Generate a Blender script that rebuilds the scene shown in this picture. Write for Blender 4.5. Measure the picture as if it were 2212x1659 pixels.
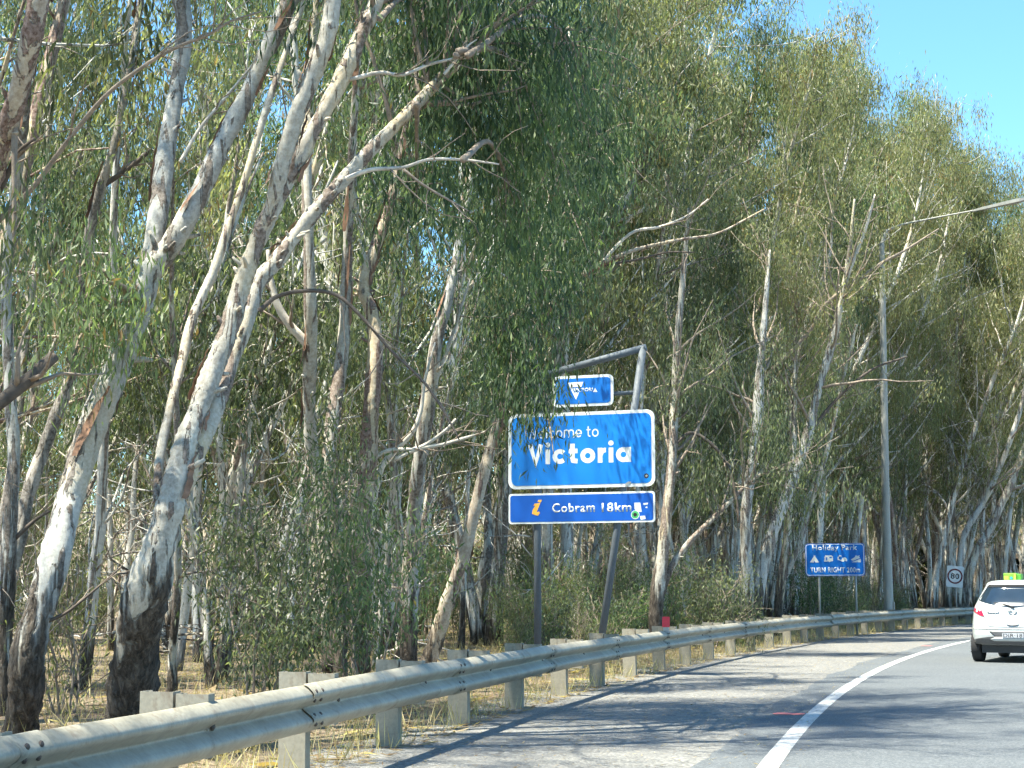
import bpy, bmesh, math, random
import numpy as np
from mathutils import Vector, Matrix

for o in list(bpy.data.objects):
    bpy.data.objects.remove(o)
SC = bpy.context.scene
COL = SC.collection

# ------------------------------------------------------------------ camera
CAM_H = 1.30                      # eye height of a car passenger
FPX, CX, CY, HOR = 3500.0, 1106.0, 829.5, 1281.0   # focal length, centre, horizon in photo px (2212 wide)
PITCH = math.atan((HOR - CY) / FPX)
cam_d = bpy.data.cameras.new('camera')
cam_d.sensor_width = 36.0
cam_d.lens = 36.0 * FPX / 2212.0
cam_d.clip_start = 0.1
cam_d.clip_end = 3000.0
cam = bpy.data.objects.new('camera', cam_d)
COL.objects.link(cam)
cam.location = (0, 0, CAM_H)
cam.rotation_euler = (math.pi / 2 + PITCH, 0, 0)
SC.camera = cam

# ------------------------------------------------------------------ sky, sun, exposure
SUN_EL = math.radians(66.0)
SUN_AZ = (-0.86, -0.51)           # horizontal direction towards the sun
_n = math.hypot(*SUN_AZ)
SUN_DIR = Vector((SUN_AZ[0] / _n * math.cos(SUN_EL), SUN_AZ[1] / _n * math.cos(SUN_EL), math.sin(SUN_EL)))
world = bpy.data.worlds.new('World')
SC.world = world
world.use_nodes = True
wn = world.node_tree.nodes
wl = world.node_tree.links
wn.clear()
w_out = wn.new('ShaderNodeOutputWorld')
w_bg = wn.new('ShaderNodeBackground')
w_sky = wn.new('ShaderNodeTexSky')
w_sky.sky_type = 'NISHITA'
w_sky.sun_disc = False
w_sky.sun_elevation = SUN_EL
w_sky.sun_rotation = math.atan2(SUN_AZ[0], SUN_AZ[1])
w_sky.altitude = 100.0
w_sky.air_density = 1.0
w_sky.dust_density = 0.2
w_sky.ozone_density = 1.0
w_bg.inputs['Strength'].default_value = 0.1
w_mul = wn.new('ShaderNodeMix')
w_mul.data_type = 'RGBA'
w_mul.blend_type = 'MULTIPLY'
w_mul.inputs[0].default_value = 1.0
w_mul.inputs[7].default_value = (0.60, 0.92, 1.06, 1.0)      # the whole sky is seen through green tinted glass
wl.new(w_sky.outputs[0], w_mul.inputs[6])
wl.new(w_mul.outputs[2], w_bg.inputs['Color'])
wl.new(w_bg.outputs[0], w_out.inputs['Surface'])

sun_d = bpy.data.lights.new('sun', 'SUN')
sun_d.energy = 5.0
sun_d.angle = math.radians(0.53)
sun_d.color = (1.0, 0.965, 0.82)
sun = bpy.data.objects.new('sun', sun_d)
COL.objects.link(sun)
sun.location = (-20, -5, 40)
sun.rotation_euler = SUN_DIR.to_track_quat('Z', 'Y').to_euler()

SC.view_settings.view_transform = 'Standard'
SC.view_settings.look = 'None'
SC.view_settings.exposure = 1.82
SC.view_settings.gamma = 1.0
SC.view_settings.use_curve_mapping = False
SC.render.engine = 'CYCLES'
SC.cycles.max_bounces = 4
SC.cycles.diffuse_bounces = 3
SC.cycles.glossy_bounces = 2
SC.cycles.use_adaptive_sampling = True
SC.cycles.adaptive_threshold = 0.05
SC.cycles.transmission_bounces = 3
SC.cycles.use_denoising = True

# ------------------------------------------------------------------ helpers
FWD = np.array([0, math.cos(PITCH), math.sin(PITCH)])
UPV = np.array([0, -math.sin(PITCH), math.cos(PITCH)])
RGT = np.array([1.0, 0, 0])
EYE = np.array([0, 0, CAM_H])


def ray(x, y):
    return FWD + (x - CX) / FPX * RGT + (CY - y) / FPX * UPV


def at(x, y, dist):
    """World point seen at photo pixel (x, y), DIST metres down the road."""
    r = ray(x, y)
    return EYE + r * (dist / r[1])


def on_ground(x, y):
    r = ray(x, y)
    return EYE + r * (-CAM_H / r[2])


def proj(p):
    d = np.asarray(p) - EYE
    z = d @ FWD
    return CX + FPX * (d @ RGT) / z, CY - FPX * (d @ UPV) / z, z


def link(o, parent=None):
    COL.objects.link(o)
    if parent is not None:
        o.parent = parent
    return o


def tag(o, label=None, cat=None, group=None, kind=None):
    if label: o['label'] = label
    if cat: o['category'] = cat
    if group: o['group'] = group
    if kind: o['kind'] = kind
    return o


def empty(name, loc=(0, 0, 0), rz=0.0):
    o = bpy.data.objects.new(name, None)
    o.location = loc
    o.rotation_euler = (0, 0, rz)
    o.empty_display_size = 0.3
    return link(o)


def mesh_np(name, verts, faces, mat, smooth=False):
    """faces: (n,4) or (n,3) int array, or list of lists."""
    me = bpy.data.meshes.new(name)
    verts = np.asarray(verts, dtype=np.float32)
    if isinstance(faces, np.ndarray):
        nf, k = faces.shape
        me.vertices.add(len(verts))
        me.vertices.foreach_set('co', verts.ravel())
        me.loops.add(nf * k)
        me.loops.foreach_set('vertex_index', faces.astype(np.int32).ravel())
        me.polygons.add(nf)
        me.polygons.foreach_set('loop_start', np.arange(0, nf * k, k, dtype=np.int32))
        me.polygons.foreach_set('loop_total', np.full(nf, k, dtype=np.int32))
        me.update(calc_edges=True)
    else:
        me.from_pydata(verts.tolist(), [], faces)
        me.update()
    if mat is not None:
        me.materials.append(mat)
    if smooth:
        me.polygons.foreach_set('use_smooth', np.ones(len(me.polygons), dtype=bool))
    return me


def obj(name, me, parent=None, loc=None):
    o = bpy.data.objects.new(name, me)
    if loc is not None:
        o.location = loc
    return link(o, parent)


class MB:
    """Collects shapes into one mesh."""
    def __init__(self):
        self.v, self.f = [], []

    def add(self, vs, fs):
        b = len(self.v)
        self.v.extend([tuple(map(float, p)) for p in vs])
        self.f.extend([[i + b for i in f] for f in fs])

    def box(self, x0, x1, y0, y1, z0, z1):
        self.add([(x0, y0, z0), (x1, y0, z0), (x1, y1, z0), (x0, y1, z0), (x0, y0, z1), (x1, y0, z1), (x1, y1, z1), (x0, y1, z1)],
                 [[0, 3, 2, 1], [4, 5, 6, 7], [0, 1, 5, 4], [1, 2, 6, 5], [2, 3, 7, 6], [3, 0, 4, 7]])

    def prism_y(self, poly, y0, y1):
        """polygon in (x, z) extruded from y0 (front) to y1."""
        n = len(poly)
        vs = [(x, y0, z) for x, z in poly] + [(x, y1, z) for x, z in poly]
        fs = [list(range(n)), list(range(2 * n - 1, n - 1, -1))]
        fs += [[i, i + n, (i + 1) % n + n, (i + 1) % n] for i in range(n)]
        self.add(vs, fs)

    def prism_z(self, poly, z0, z1):
        n = len(poly)
        vs = [(x, y, z0) for x, y in poly] + [(x, y, z1) for x, y in poly]
        fs = [list(range(n - 1, -1, -1)), list(range(n, 2 * n))]
        fs += [[i, (i + 1) % n, (i + 1) % n + n, i + n] for i in range(n)]
        self.add(vs, fs)

    def tube(self, pts, rad, sides=8, cap=True, noise=None):
        v, f = tube_np(pts, rad, sides, noise)
        b = len(self.v)
        self.v.extend(map(tuple, v.tolist()))
        self.f.extend([[i + b for i in q] for q in f.tolist()])
        if cap:
            m = len(v)
            self.f.append([b + i for i in range(sides - 1, -1, -1)])
            self.f.append([b + m - sides + i for i in range(sides)])

    def build(self, name, mat, parent=None, smooth=False, bevel=0.0, fix=False):
        me = bpy.data.meshes.new(name)
        me.from_pydata(self.v, [], self.f)
        if fix or bevel:
            bm = bmesh.new()
            bm.from_mesh(me)
            if fix:
                bmesh.ops.recalc_face_normals(bm, faces=bm.faces)
            if bevel:
                es = [e for e in bm.edges if len(e.link_faces) == 2 and e.calc_face_angle(0) > 0.6]
                bmesh.ops.bevel(bm, geom=es, offset=bevel, segments=2, affect='EDGES', profile=0.6)
            bm.to_mesh(me)
            bm.free()
        me.update()
        me.materials.append(mat)
        if smooth:
            for p in me.polygons:
                p.use_smooth = True
        return obj(name, me, parent)


def tube_np(pts, rad, sides, noise=None):
    pts = np.asarray(pts, float)
    rad = np.asarray(rad, float)
    n = len(pts)
    t = np.gradient(pts, axis=0)
    t /= np.linalg.norm(t, axis=1)[:, None] + 1e-9
    ref = np.array([1.0, 0, 0]) if abs(t[0][0]) < 0.8 else np.array([0, 1.0, 0])
    us = np.zeros((n, 3))
    u = ref - t[0] * (ref @ t[0])
    for i in range(n):
        u = u - t[i] * (u @ t[i])
        u = u / (np.linalg.norm(u) + 1e-9)
        us[i] = u
    ws = np.cross(t, us)
    a = np.arange(sides) * 2 * math.pi / sides
    ca, sa = np.cos(a), np.sin(a)
    rr = rad[:, None] * np.ones((1, sides))
    if noise is not None:
        rr = rr * noise
    v = pts[:, None, :] + rr[:, :, None] * (us[:, None, :] * ca[None, :, None] + ws[:, None, :] * sa[None, :, None])
    v = v.reshape(-1, 3)
    i = np.arange(n - 1)[:, None] * sides
    j = np.arange(sides)[None, :]
    j2 = (j + 1) % sides
    f = np.stack([i + j, i + j2, i + sides + j2, i + sides + j], axis=-1).reshape(-1, 4)
    return v, f


def catmull(pts, rad, sub):
    pts = np.asarray(pts, float)
    rad = np.asarray(rad, float)
    q = np.column_stack([pts, rad])
    q = np.vstack([2 * q[0] - q[1], q, 2 * q[-1] - q[-2]])
    out = []
    for i in range(1, len(q) - 2):
        p0, p1, p2, p3 = q[i - 1], q[i], q[i + 1], q[i + 2]
        for k in range(sub):
            t = k / sub
            out.append(0.5 * ((2 * p1) + (-p0 + p2) * t + (2 * p0 - 5 * p1 + 4 * p2 - p3) * t * t + (-p0 + 3 * p1 - 3 * p2 + p3) * t ** 3))
    out.append(q[-2])
    out = np.array(out)
    return out[:, :3], np.maximum(out[:, 3], 0.004)


# ------------------------------------------------------------------ materials
def new_mat(name):
    m = bpy.data.materials.new(name)
    m.use_nodes = True
    nt = m.node_tree
    return m, nt, nt.nodes['Principled BSDF']


def N(nt, t, **kw):
    n = nt.nodes.new(t)
    for k, v in kw.items():
        setattr(n, k, v)
    return n


def ramp(nt, fac, stops):
    r = N(nt, 'ShaderNodeValToRGB')
    e = r.color_ramp.elements
    while len(e) < len(stops):
        e.new(0.5)
    for el, (p, c) in zip(e, stops):
        el.position = p
        el.color = (*c, 1) if len(c) == 3 else c
    nt.links.new(fac, r.inputs[0])
    return r.outputs[0]


def noise(nt, vec, scale, detail=4, rough=0.6, dist=0.0):
    n = N(nt, 'ShaderNodeTexNoise')
    n.inputs['Scale'].default_value = scale
    n.inputs['Detail'].default_value = detail
    n.inputs['Roughness'].default_value = rough
    n.inputs['Distortion'].default_value = dist
    if vec is not None:
        nt.links.new(vec, n.inputs['Vector'])
    return n.outputs['Fac']


def mapping(nt, vec, scale=(1, 1, 1)):
    m = N(nt, 'ShaderNodeMapping')
    m.inputs['Scale'].default_value = scale
    nt.links.new(vec, m.inputs['Vector'])
    return m.outputs[0]


def mixc(nt, fac, a, b, mode='MIX'):
    m = N(nt, 'ShaderNodeMix', data_type='RGBA', blend_type=mode)
    for sock, val in ((m.inputs[0], fac), (m.inputs[6], a), (m.inputs[7], b)):
        if hasattr(val, 'is_output'):
            nt.links.new(val, sock)
        elif isinstance(val, (int, float)):
            sock.default_value = val
        else:
            sock.default_value = (*val, 1)
    return m.outputs[2]


def math_n(nt, op, a, b=None, clamp=False):
    m = N(nt, 'ShaderNodeMath', operation=op, use_clamp=clamp)
    for i, v in enumerate((a, b)):
        if v is None:
            continue
        if hasattr(v, 'is_output'):
            nt.links.new(v, m.inputs[i])
        else:
            m.inputs[i].default_value = v
    return m.outputs[0]


def bump(nt, bsdf, h, strength, dist):
    b = N(nt, 'ShaderNodeBump')
    b.inputs['Strength'].default_value = strength
    b.inputs['Distance'].default_value = dist
    nt.links.new(h, b.inputs['Height'])
    nt.links.new(b.outputs[0], bsdf.inputs['Normal'])


def objco(nt):
    return N(nt, 'ShaderNodeTexCoord').outputs['Object']


def plain(name, col, rough=0.5, metal=0.0, var=0.12, scale=6.0, spec=0.5, coat=0.0):
    """painted or metal surface with faint dirt and tone variation."""
    m, nt, b = new_mat(name)
    co = objco(nt)
    f = noise(nt, co, scale, 5, 0.65)
    d = tuple(c * (1 - var) for c in col)
    l = tuple(min(1, c * (1 + var)) for c in col)
    nt.links.new(ramp(nt, f, [(0.3, d), (0.7, l)]), b.inputs['Base Color'])
    b.inputs['Roughness'].default_value = rough
    b.inputs['Metallic'].default_value = metal
    b.inputs['Specular IOR Level'].default_value = spec
    b.inputs['Coat Weight'].default_value = coat
    return m


def make_asphalt():
    m, nt, b = new_mat('asphalt')
    co = objco(nt)
    big = noise(nt, co, 0.35, 4, 0.6)
    fine = noise(nt, co, 55, 3, 0.7)
    c1 = ramp(nt, big, [(0.3, (0.052, 0.061, 0.067)), (0.7, (0.1, 0.111, 0.117))])
    c2 = mixc(nt, 0.55, c1, ramp(nt, fine, [(0.32, (0.022, 0.025, 0.028)), (0.5, (0.09, 0.098, 0.102)), (0.7, (0.30, 0.305, 0.30))]), 'MIX')
    nt.links.new(c2, b.inputs['Base Color'])
    b.inputs['Roughness'].default_value = 0.78
    bump(nt, b, fine, 0.5, 0.006)
    return m


def make_gravel():
    m, nt, b = new_mat('gravel')
    co = objco(nt)
    big = noise(nt, co, 0.6, 5, 0.65)
    vo = N(nt, 'ShaderNodeTexVoronoi')
    vo.inputs['Scale'].default_value = 26
    nt.links.new(co, vo.inputs['Vector'])
    vo2 = N(nt, 'ShaderNodeTexVoronoi')
    vo2.inputs['Scale'].default_value = 60
    nt.links.new(co, vo2.inputs['Vector'])
    stone = ramp(nt, vo.outputs['Color'], [(0.05, (0.05, 0.05, 0.048)), (0.35, (0.122, 0.12, 0.111)), (0.65, (0.205, 0.2, 0.184)), (0.95, (0.37, 0.36, 0.335))])
    grit = ramp(nt, vo2.outputs['Color'], [(0.1, (0.078, 0.077, 0.072)), (0.6, (0.19, 0.186, 0.172)), (0.95, (0.33, 0.32, 0.295))])
    c = mixc(nt, ramp(nt, big, [(0.4, (0, 0, 0)), (0.62, (1, 1, 1))]), stone, grit)
    c = mixc(nt, 0.35, c, ramp(nt, noise(nt, co, 2.5, 4), [(0.3, (0.078, 0.077, 0.072)), (0.7, (0.2, 0.192, 0.174))]))
    nt.links.new(c, b.inputs['Base Color'])
    b.inputs['Roughness'].default_value = 0.95
    h = math_n(nt, 'ADD', math_n(nt, 'MULTIPLY', vo.outputs['Distance'], -1.0), noise(nt, co, 12, 4))
    bump(nt, b, h, 0.9, 0.02)
    return m


def make_floor():
    m, nt, b = new_mat('forest_floor')
    co = objco(nt)
    f1 = noise(nt, co, 0.5, 5, 0.65)
    f2 = noise(nt, co, 9, 5, 0.75, 0.6)
    f3 = noise(nt, co, 40, 3, 0.7)
    straw = ramp(nt, f2, [(0.3, (0.11, 0.082, 0.05)), (0.5, (0.27, 0.21, 0.13)), (0.72, (0.5, 0.42, 0.28))])
    litter = ramp(nt, f3, [(0.3, (0.1, 0.075, 0.055)), (0.55, (0.27, 0.19, 0.13)), (0.75, (0.5, 0.42, 0.33))])
    c = mixc(nt, ramp(nt, f1, [(0.42, (0, 0, 0)), (0.6, (1, 1, 1))]), straw, litter)
    nt.links.new(c, b.inputs['Base Color'])
    b.inputs['Roughness'].default_value = 0.95
    bump(nt, b, math_n(nt, 'ADD', f2, f3), 1.0, 0.06)
    return m


def make_line():
    m, nt, b = new_mat('line_paint')
    co = objco(nt)
    f = noise(nt, co, 22, 5, 0.75)
    c = ramp(nt, f, [(0.36, (0.16, 0.16, 0.16)), (0.48, (0.42, 0.42, 0.4)), (0.72, (0.6, 0.595, 0.56))])
    nt.links.new(c, b.inputs['Base Color'])
    b.inputs['Roughness'].default_value = 0.7
    return m


def make_galv(name, lo, hi, rough, metal, rust=True, streak=(1, 1, 0.35)):
    m, nt, b = new_mat(name)
    co = objco(nt)
    f1 = noise(nt, mapping(nt, co, streak), 3.0, 6, 0.7)
    f2 = noise(nt, co, 38, 3, 0.6)
    c = ramp(nt, f1, [(0.3, lo), (0.7, hi)])
    c = mixc(nt, 0.25, c, ramp(nt, f2, [(0.35, tuple(x * 0.6 for x in lo)), (0.6, hi)]))
    if rust:
        fr = noise(nt, mapping(nt, co, (1, 1, 0.5)), 7.5, 5, 0.7, 0.4)
        c = mixc(nt, ramp(nt, fr, [(0.56, (0, 0, 0)), (0.70, (0.7, 0.7, 0.7))]), c, (0.16, 0.115, 0.075))
    nt.links.new(c, b.inputs['Base Color'])
    nt.links.new(ramp(nt, f2, [(0.3, (rough - 0.1,) * 3), (0.7, (rough + 0.12,) * 3)]), b.inputs['Roughness'])
    b.inputs['Metallic'].default_value = metal
    bump(nt, b, f2, 0.12, 0.004)
    return m


def make_bark(name, pale, mid, strip, sock_h, sock_on=1.0, warm=0.5):
    """smooth gum bark: pale skin, peeling brown strips, rough dark sock round the base."""
    m, nt, b = new_mat(name)
    tc = N(nt, 'ShaderNodeTexCoord')
    co = tc.outputs['Object']
    oi = N(nt, 'ShaderNodeObjectInfo')
    rnd = oi.outputs['Random']
    off = N(nt, 'ShaderNodeVectorMath', operation='ADD')
    cmb = N(nt, 'ShaderNodeCombineXYZ')
    nt.links.new(math_n(nt, 'MULTIPLY', rnd, 37.0), cmb.inputs[0])
    nt.links.new(math_n(nt, 'MULTIPLY', rnd, 11.0), cmb.inputs[2])
    nt.links.new(co, off.inputs[0])
    nt.links.new(cmb.outputs[0], off.inputs[1])
    co2 = off.outputs[0]
    stretch = mapping(nt, co2, (1, 1, 0.075))
    stretch2 = mapping(nt, co2, (1, 1, 0.35))
    f1 = noise(nt, stretch, 7.5, 5, 0.62, 0.5)
    f2 = noise(nt, stretch2, 3.0, 5, 0.65, 0.6)
    f3 = noise(nt, co2, 26, 4, 0.7)
    skin = ramp(nt, f2, [(0.32, mid), (0.5, tuple(0.55 * p + 0.45 * q for p, q in zip(pale, mid))), (0.64, pale)])
    cream = mixc(nt, ramp(nt, noise(nt, stretch2, 1.3, 3), [(0.5, (0, 0, 0)), (0.62, (1, 1, 1))]), skin, (0.55, 0.42, 0.24))
    skin = mixc(nt, warm, skin, cream)
    shift = math_n(nt, 'ADD', f1, math_n(nt, 'MULTIPLY', math_n(nt, 'SUBTRACT', rnd, 0.5), 0.10))
    strips = ramp(nt, shift, [(0.515, (0, 0, 0)), (0.54, (1, 1, 1))])
    stripc = ramp(nt, f3, [(0.3, tuple(x * 0.4 for x in strip)), (0.7, strip)])
    c = mixc(nt, strips, skin, stripc)
    # spots and scars
    vo = N(nt, 'ShaderNodeTexVoronoi')
    vo.inputs['Scale'].default_value = 3.2
    nt.links.new(mapping(nt, co2, (1, 1, 0.6)), vo.inputs['Vector'])
    scar = ramp(nt, vo.outputs['Distance'], [(0.06, (1, 1, 1)), (0.12, (0, 0, 0))])
    c = mixc(nt, scar, c, (0.06, 0.045, 0.035))
    c = mixc(nt, 0.28, c, ramp(nt, f3, [(0.35, (0.12, 0.11, 0.09)), (0.65, (0.7, 0.68, 0.62))]))
    # rough sock
    sep = N(nt, 'ShaderNodeSeparateXYZ')
    nt.links.new(co, sep.inputs[0])
    hz = math_n(nt, 'SUBTRACT', sock_h, sep.outputs[2])
    hz = math_n(nt, 'ADD', hz, math_n(nt, 'MULTIPLY', math_n(nt, 'SUBTRACT', f1, 0.5), 4.0))
    sock = math_n(nt, 'MULTIPLY', math_n(nt, 'MULTIPLY', hz, 2.5, True), sock_on, True)
    rough_tex = noise(nt, mapping(nt, co2, (1, 1, 0.3)), 18, 5, 0.75, 0.5)
    sockc = ramp(nt, rough_tex, [(0.33, (0.025, 0.02, 0.016)), (0.5, (0.11, 0.088, 0.068)), (0.72, (0.29, 0.245, 0.195))])
    c = mixc(nt, sock, c, sockc)
    nt.links.new(c, b.inputs['Base Color'])
    b.inputs['Roughness'].default_value = 0.8
    b.inputs['Specular IOR Level'].default_value = 0.25
    h = math_n(nt, 'ADD', math_n(nt, 'MULTIPLY', strips, 0.5), math_n(nt, 'MULTIPLY', rough_tex, math_n(nt, 'ADD', math_n(nt, 'MULTIPLY', sock, 2.0), 0.15)))
    bump(nt, b, h, 1.0, 0.05)
    return m


def make_leaf(name, dark, mid, light):
    m = bpy.data.materials.new(name)
    m.use_nodes = True
    nt = m.node_tree
    nt.nodes.clear()
    out = N(nt, 'ShaderNodeOutputMaterial')
    at_ = N(nt, 'ShaderNodeAttribute', attribute_name='tint')
    oi = N(nt, 'ShaderNodeObjectInfo')
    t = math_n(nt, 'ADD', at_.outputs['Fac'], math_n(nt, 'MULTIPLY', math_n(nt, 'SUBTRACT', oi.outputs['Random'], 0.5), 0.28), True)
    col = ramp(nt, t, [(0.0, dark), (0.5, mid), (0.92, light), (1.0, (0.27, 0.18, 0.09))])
    b = N(nt, 'ShaderNodeBsdfPrincipled')
    nt.links.new(col, b.inputs['Base Color'])
    b.inputs['Roughness'].default_value = 0.52
    b.inputs['Specular IOR Level'].default_value = 0.5
    tr = N(nt, 'ShaderNodeBsdfTranslucent')
    nt.links.new(mixc(nt, 1.0, col, (1.1, 1.2, 0.6), 'MULTIPLY'), tr.inputs['Color'])
    mx = N(nt, 'ShaderNodeMixShader')
    mx.inputs[0].default_value = 0.56
    nt.links.new(b.outputs[0], mx.inputs[1])
    nt.links.new(tr.outputs[0], mx.inputs[2])
    nt.links.new(mx.outputs[0], out.inputs[0])
    return m


M = {}
M['asphalt'] = make_asphalt()
M['gravel'] = make_gravel()
M['floor'] = make_floor()
M['line'] = make_line()
M['redpaint'] = plain('faded_red_paint', (0.62, 0.17, 0.15), 0.8, 0, 0.3, 20)
M['beam'] = make_galv('weathered_rail_steel', (0.2, 0.18, 0.135), (0.4, 0.37, 0.29), 0.55, 0.1)
M['post'] = make_galv('post_steel', (0.2, 0.18, 0.14), (0.33, 0.305, 0.24), 0.65, 0.1, True, (1, 1, 0.5))
M['pipe'] = make_galv('sign_pipe_steel', (0.065, 0.08, 0.095), (0.12, 0.14, 0.16), 0.65, 0.0, False)
M['pole'] = make_galv('lamp_pole_steel', (0.2, 0.2, 0.178), (0.36, 0.355, 0.315), 0.6, 0.1, False, (1, 1, 0.1))
M['bolt'] = plain('rusty_bolt', (0.07, 0.055, 0.045), 0.7, 0.3, 0.4, 40)
M['sign_white'] = plain('sign_white', (0.66, 0.68, 0.67), 0.45, 0, 0.10, 3)
M['sign_azure'] = plain('sign_azure', (0.003, 0.18, 0.6), 0.4, 0, 0.08, 1.5)
M['sign_blue'] = plain('sign_blue', (0.002, 0.085, 0.42), 0.4, 0, 0.08, 1.5)
M['sign_blue2'] = plain('sign_bright_blue', (0.002, 0.14, 0.52), 0.4, 0, 0.08, 1.5)
M['orange'] = plain('sign_orange', (0.8, 0.4, 0.05), 0.5, 0, 0.2, 10)
M['black'] = plain('sign_black', (0.015, 0.015, 0.018), 0.5)
M['signred'] = plain('sign_red', (0.13, 0.012, 0.018), 0.5)
M['reflector'] = plain('red_reflector', (0.75, 0.05, 0.08), 0.35)
M['green_st'] = plain('green_sticker', (0.05, 0.35, 0.12), 0.5)
M['alu'] = plain('bare_aluminium', (0.45, 0.46, 0.46), 0.4, 0.7)
M['bark_a'] = make_bark('gum_bark_grey', (0.47, 0.465, 0.43), (0.2, 0.195, 0.175), (0.13, 0.085, 0.06), 1.3)
M['bark_b'] = make_bark('gum_bark_cream', (0.48, 0.44, 0.36), (0.22, 0.195, 0.16), (0.16, 0.085, 0.05), 1.5, 1.0, 0.8)
M['bark_c'] = make_bark('gum_bark_red', (0.46, 0.375, 0.27), (0.24, 0.165, 0.115), (0.18, 0.065, 0.035), 1.0, 1.0, 0.8)
M['bark_d'] = make_bark('gum_bark_brown', (0.34, 0.29, 0.24), (0.15, 0.125, 0.10), (0.08, 0.055, 0.04), 1.0, 1.0, 0.2)
M['bark_f'] = make_bark('gum_bark_grey_brightened', (0.62, 0.605, 0.55), (0.3, 0.29, 0.26), (0.17, 0.11, 0.075), 0.9)  # grey bark with its colour brightened because these stems stand in shade
M['bark_g'] = make_bark('gum_bark_cream_brightened', (0.63, 0.58, 0.48), (0.31, 0.27, 0.22), (0.2, 0.11, 0.065), 1.0, 1.0, 0.8)  # cream bark, lightened the same way to lift the shaded forest stems
M['twig'] = plain('twig_bark', (0.24, 0.19, 0.145), 0.85, 0, 0.4, 12)
M['twig_dark'] = plain('dark_twig_bark', (0.09, 0.07, 0.055), 0.85, 0, 0.4, 12)
M['twig_pale'] = plain('pale_twig_bark', (0.5, 0.45, 0.38), 0.85, 0, 0.35, 9)
M['bark_strip'] = plain('peeling_bark', (0.21, 0.115, 0.07), 0.85, 0, 0.5, 9)
M['leaf_a'] = make_leaf('gum_leaf_olive', (0.06, 0.08, 0.048), (0.19, 0.213, 0.125), (0.38, 0.405, 0.24))
M['leaf_b'] = make_leaf('gum_leaf_green', (0.042, 0.076, 0.046), (0.135, 0.19, 0.098), (0.29, 0.36, 0.175))
M['leaf_c'] = make_leaf('gum_leaf_gold', (0.08, 0.092, 0.048), (0.215, 0.22, 0.12), (0.41, 0.41, 0.23))
M['litter'] = make_leaf('dry_litter', (0.16, 0.10, 0.06), (0.36, 0.26, 0.16), (0.6, 0.5, 0.36))
M['straw'] = make_leaf('dry_straw', (0.3, 0.22, 0.11), (0.5, 0.41, 0.24), (0.68, 0.6, 0.4))

# ------------------------------------------------------------------ road layout
POSTS_PX = [(835, 1605), (992, 1560), (1121, 1527), (1227, 1501), (1314, 1481), (1390, 1463), (1457, 1447), (1514, 1435), (1566, 1423), (1613.5, 1412),
            (1659, 1403), (1701, 1395), (1741, 1387), (1777, 1381), (1812, 1376), (1846, 1371.5), (1877, 1368), (1907, 1365), (1935, 1362), (1961, 1359.5), (2084, 1350)]
_g = np.array([on_ground(*p)[:2] for p in POSTS_PX])
_gt = np.gradient(_g, axis=0); _gt /= np.linalg.norm(_gt, axis=1)[:, None]
_g = _g + np.column_stack([_gt[:, 1], -_gt[:, 0]]) * 0.26      # from the posts' feet to the rail's back
RAILFIT = np.polyfit(_g[:, 1], _g[:, 0], 2)
LINE_PX = [(1643, 1659), (1720, 1589), (1806, 1514), (1886, 1456), (1956, 1420), (2021, 1402), (2096, 1385)]
_l = np.array([on_ground(*p)[:2] for p in LINE_PX])
LINEFIT = np.polyfit(_l[:, 1], _l[:, 0], 2)


def curve_pts(fit, y0, y1, step):
    """points along x = fit(y), evenly spaced; past the fitted stretch the bend carries on as an arc."""
    p = np.array([np.polyval(fit, y0), y0])
    out = [p]
    d = np.array([np.polyval(np.polyder(fit), y0), 1.0])
    h = math.atan2(d[0], d[1])
    fine = step / 20.0
    k = 0
    while p[1] < y1 and len(out) < 400:
        dd = np.polyval(np.polyder(fit), min(p[1], 66.0))
        dd2 = 2 * fit[0]
        if p[1] <= 66.0:
            h = math.atan(dd)
        else:
            h += fine * 0.016
        p = p + fine * np.array([math.sin(h), math.cos(h)])
        k += 1
        if k % 20 == 0:
            out.append(p)
    return np.array(out)


def frame2(pts):
    t = np.gradient(pts, axis=0)
    t /= np.linalg.norm(t, axis=1)[:, None]
    nrm = np.column_stack([t[:, 1], -t[:, 0]])        # to the right of travel: the road side
    return t, nrm


POST_STEP = 2.36
# start so that a post falls at the traced one (835, 1605)
_y0 = _g[0, 1] - 0.42
rail_all = curve_pts(RAILFIT, _y0 - POST_STEP * 4 * math.cos(math.atan(np.polyval(np.polyder(RAILFIT), _y0))), 100, POST_STEP)
rail_fine = curve_pts(RAILFIT, 2.5, 130, 0.5)
rail_ft, rail_fn = frame2(rail_fine)

# ------------------------------------------------------------------ ground, shoulder, road, markings
def sheet(name, mat, left, right, z, kind='structure', n_across=2):
    """ribbon between two polylines (same length)."""
    vs, fs = [], []
    L = len(left)
    for a, b in zip(left, right):
        for k in range(n_across):
            q = a + (b - a) * k / (n_across - 1)
            vs.append((q[0], q[1], z))
    for i in range(L - 1):
        for k in range(n_across - 1):
            b0 = i * n_across + k
            fs.append([b0, b0 + 1, b0 + n_across + 1, b0 + n_across])
    o = obj(name, mesh_np(name, vs, fs, mat))
    return tag(o, kind=kind)


g_me = mesh_np('ground', [(-900, -300, 0), (900, -300, 0), (900, 1500, 0), (-900, 1500, 0)], [[0, 1, 2, 3]], M['floor'])
tag(obj('ground', g_me), kind='structure')
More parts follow.
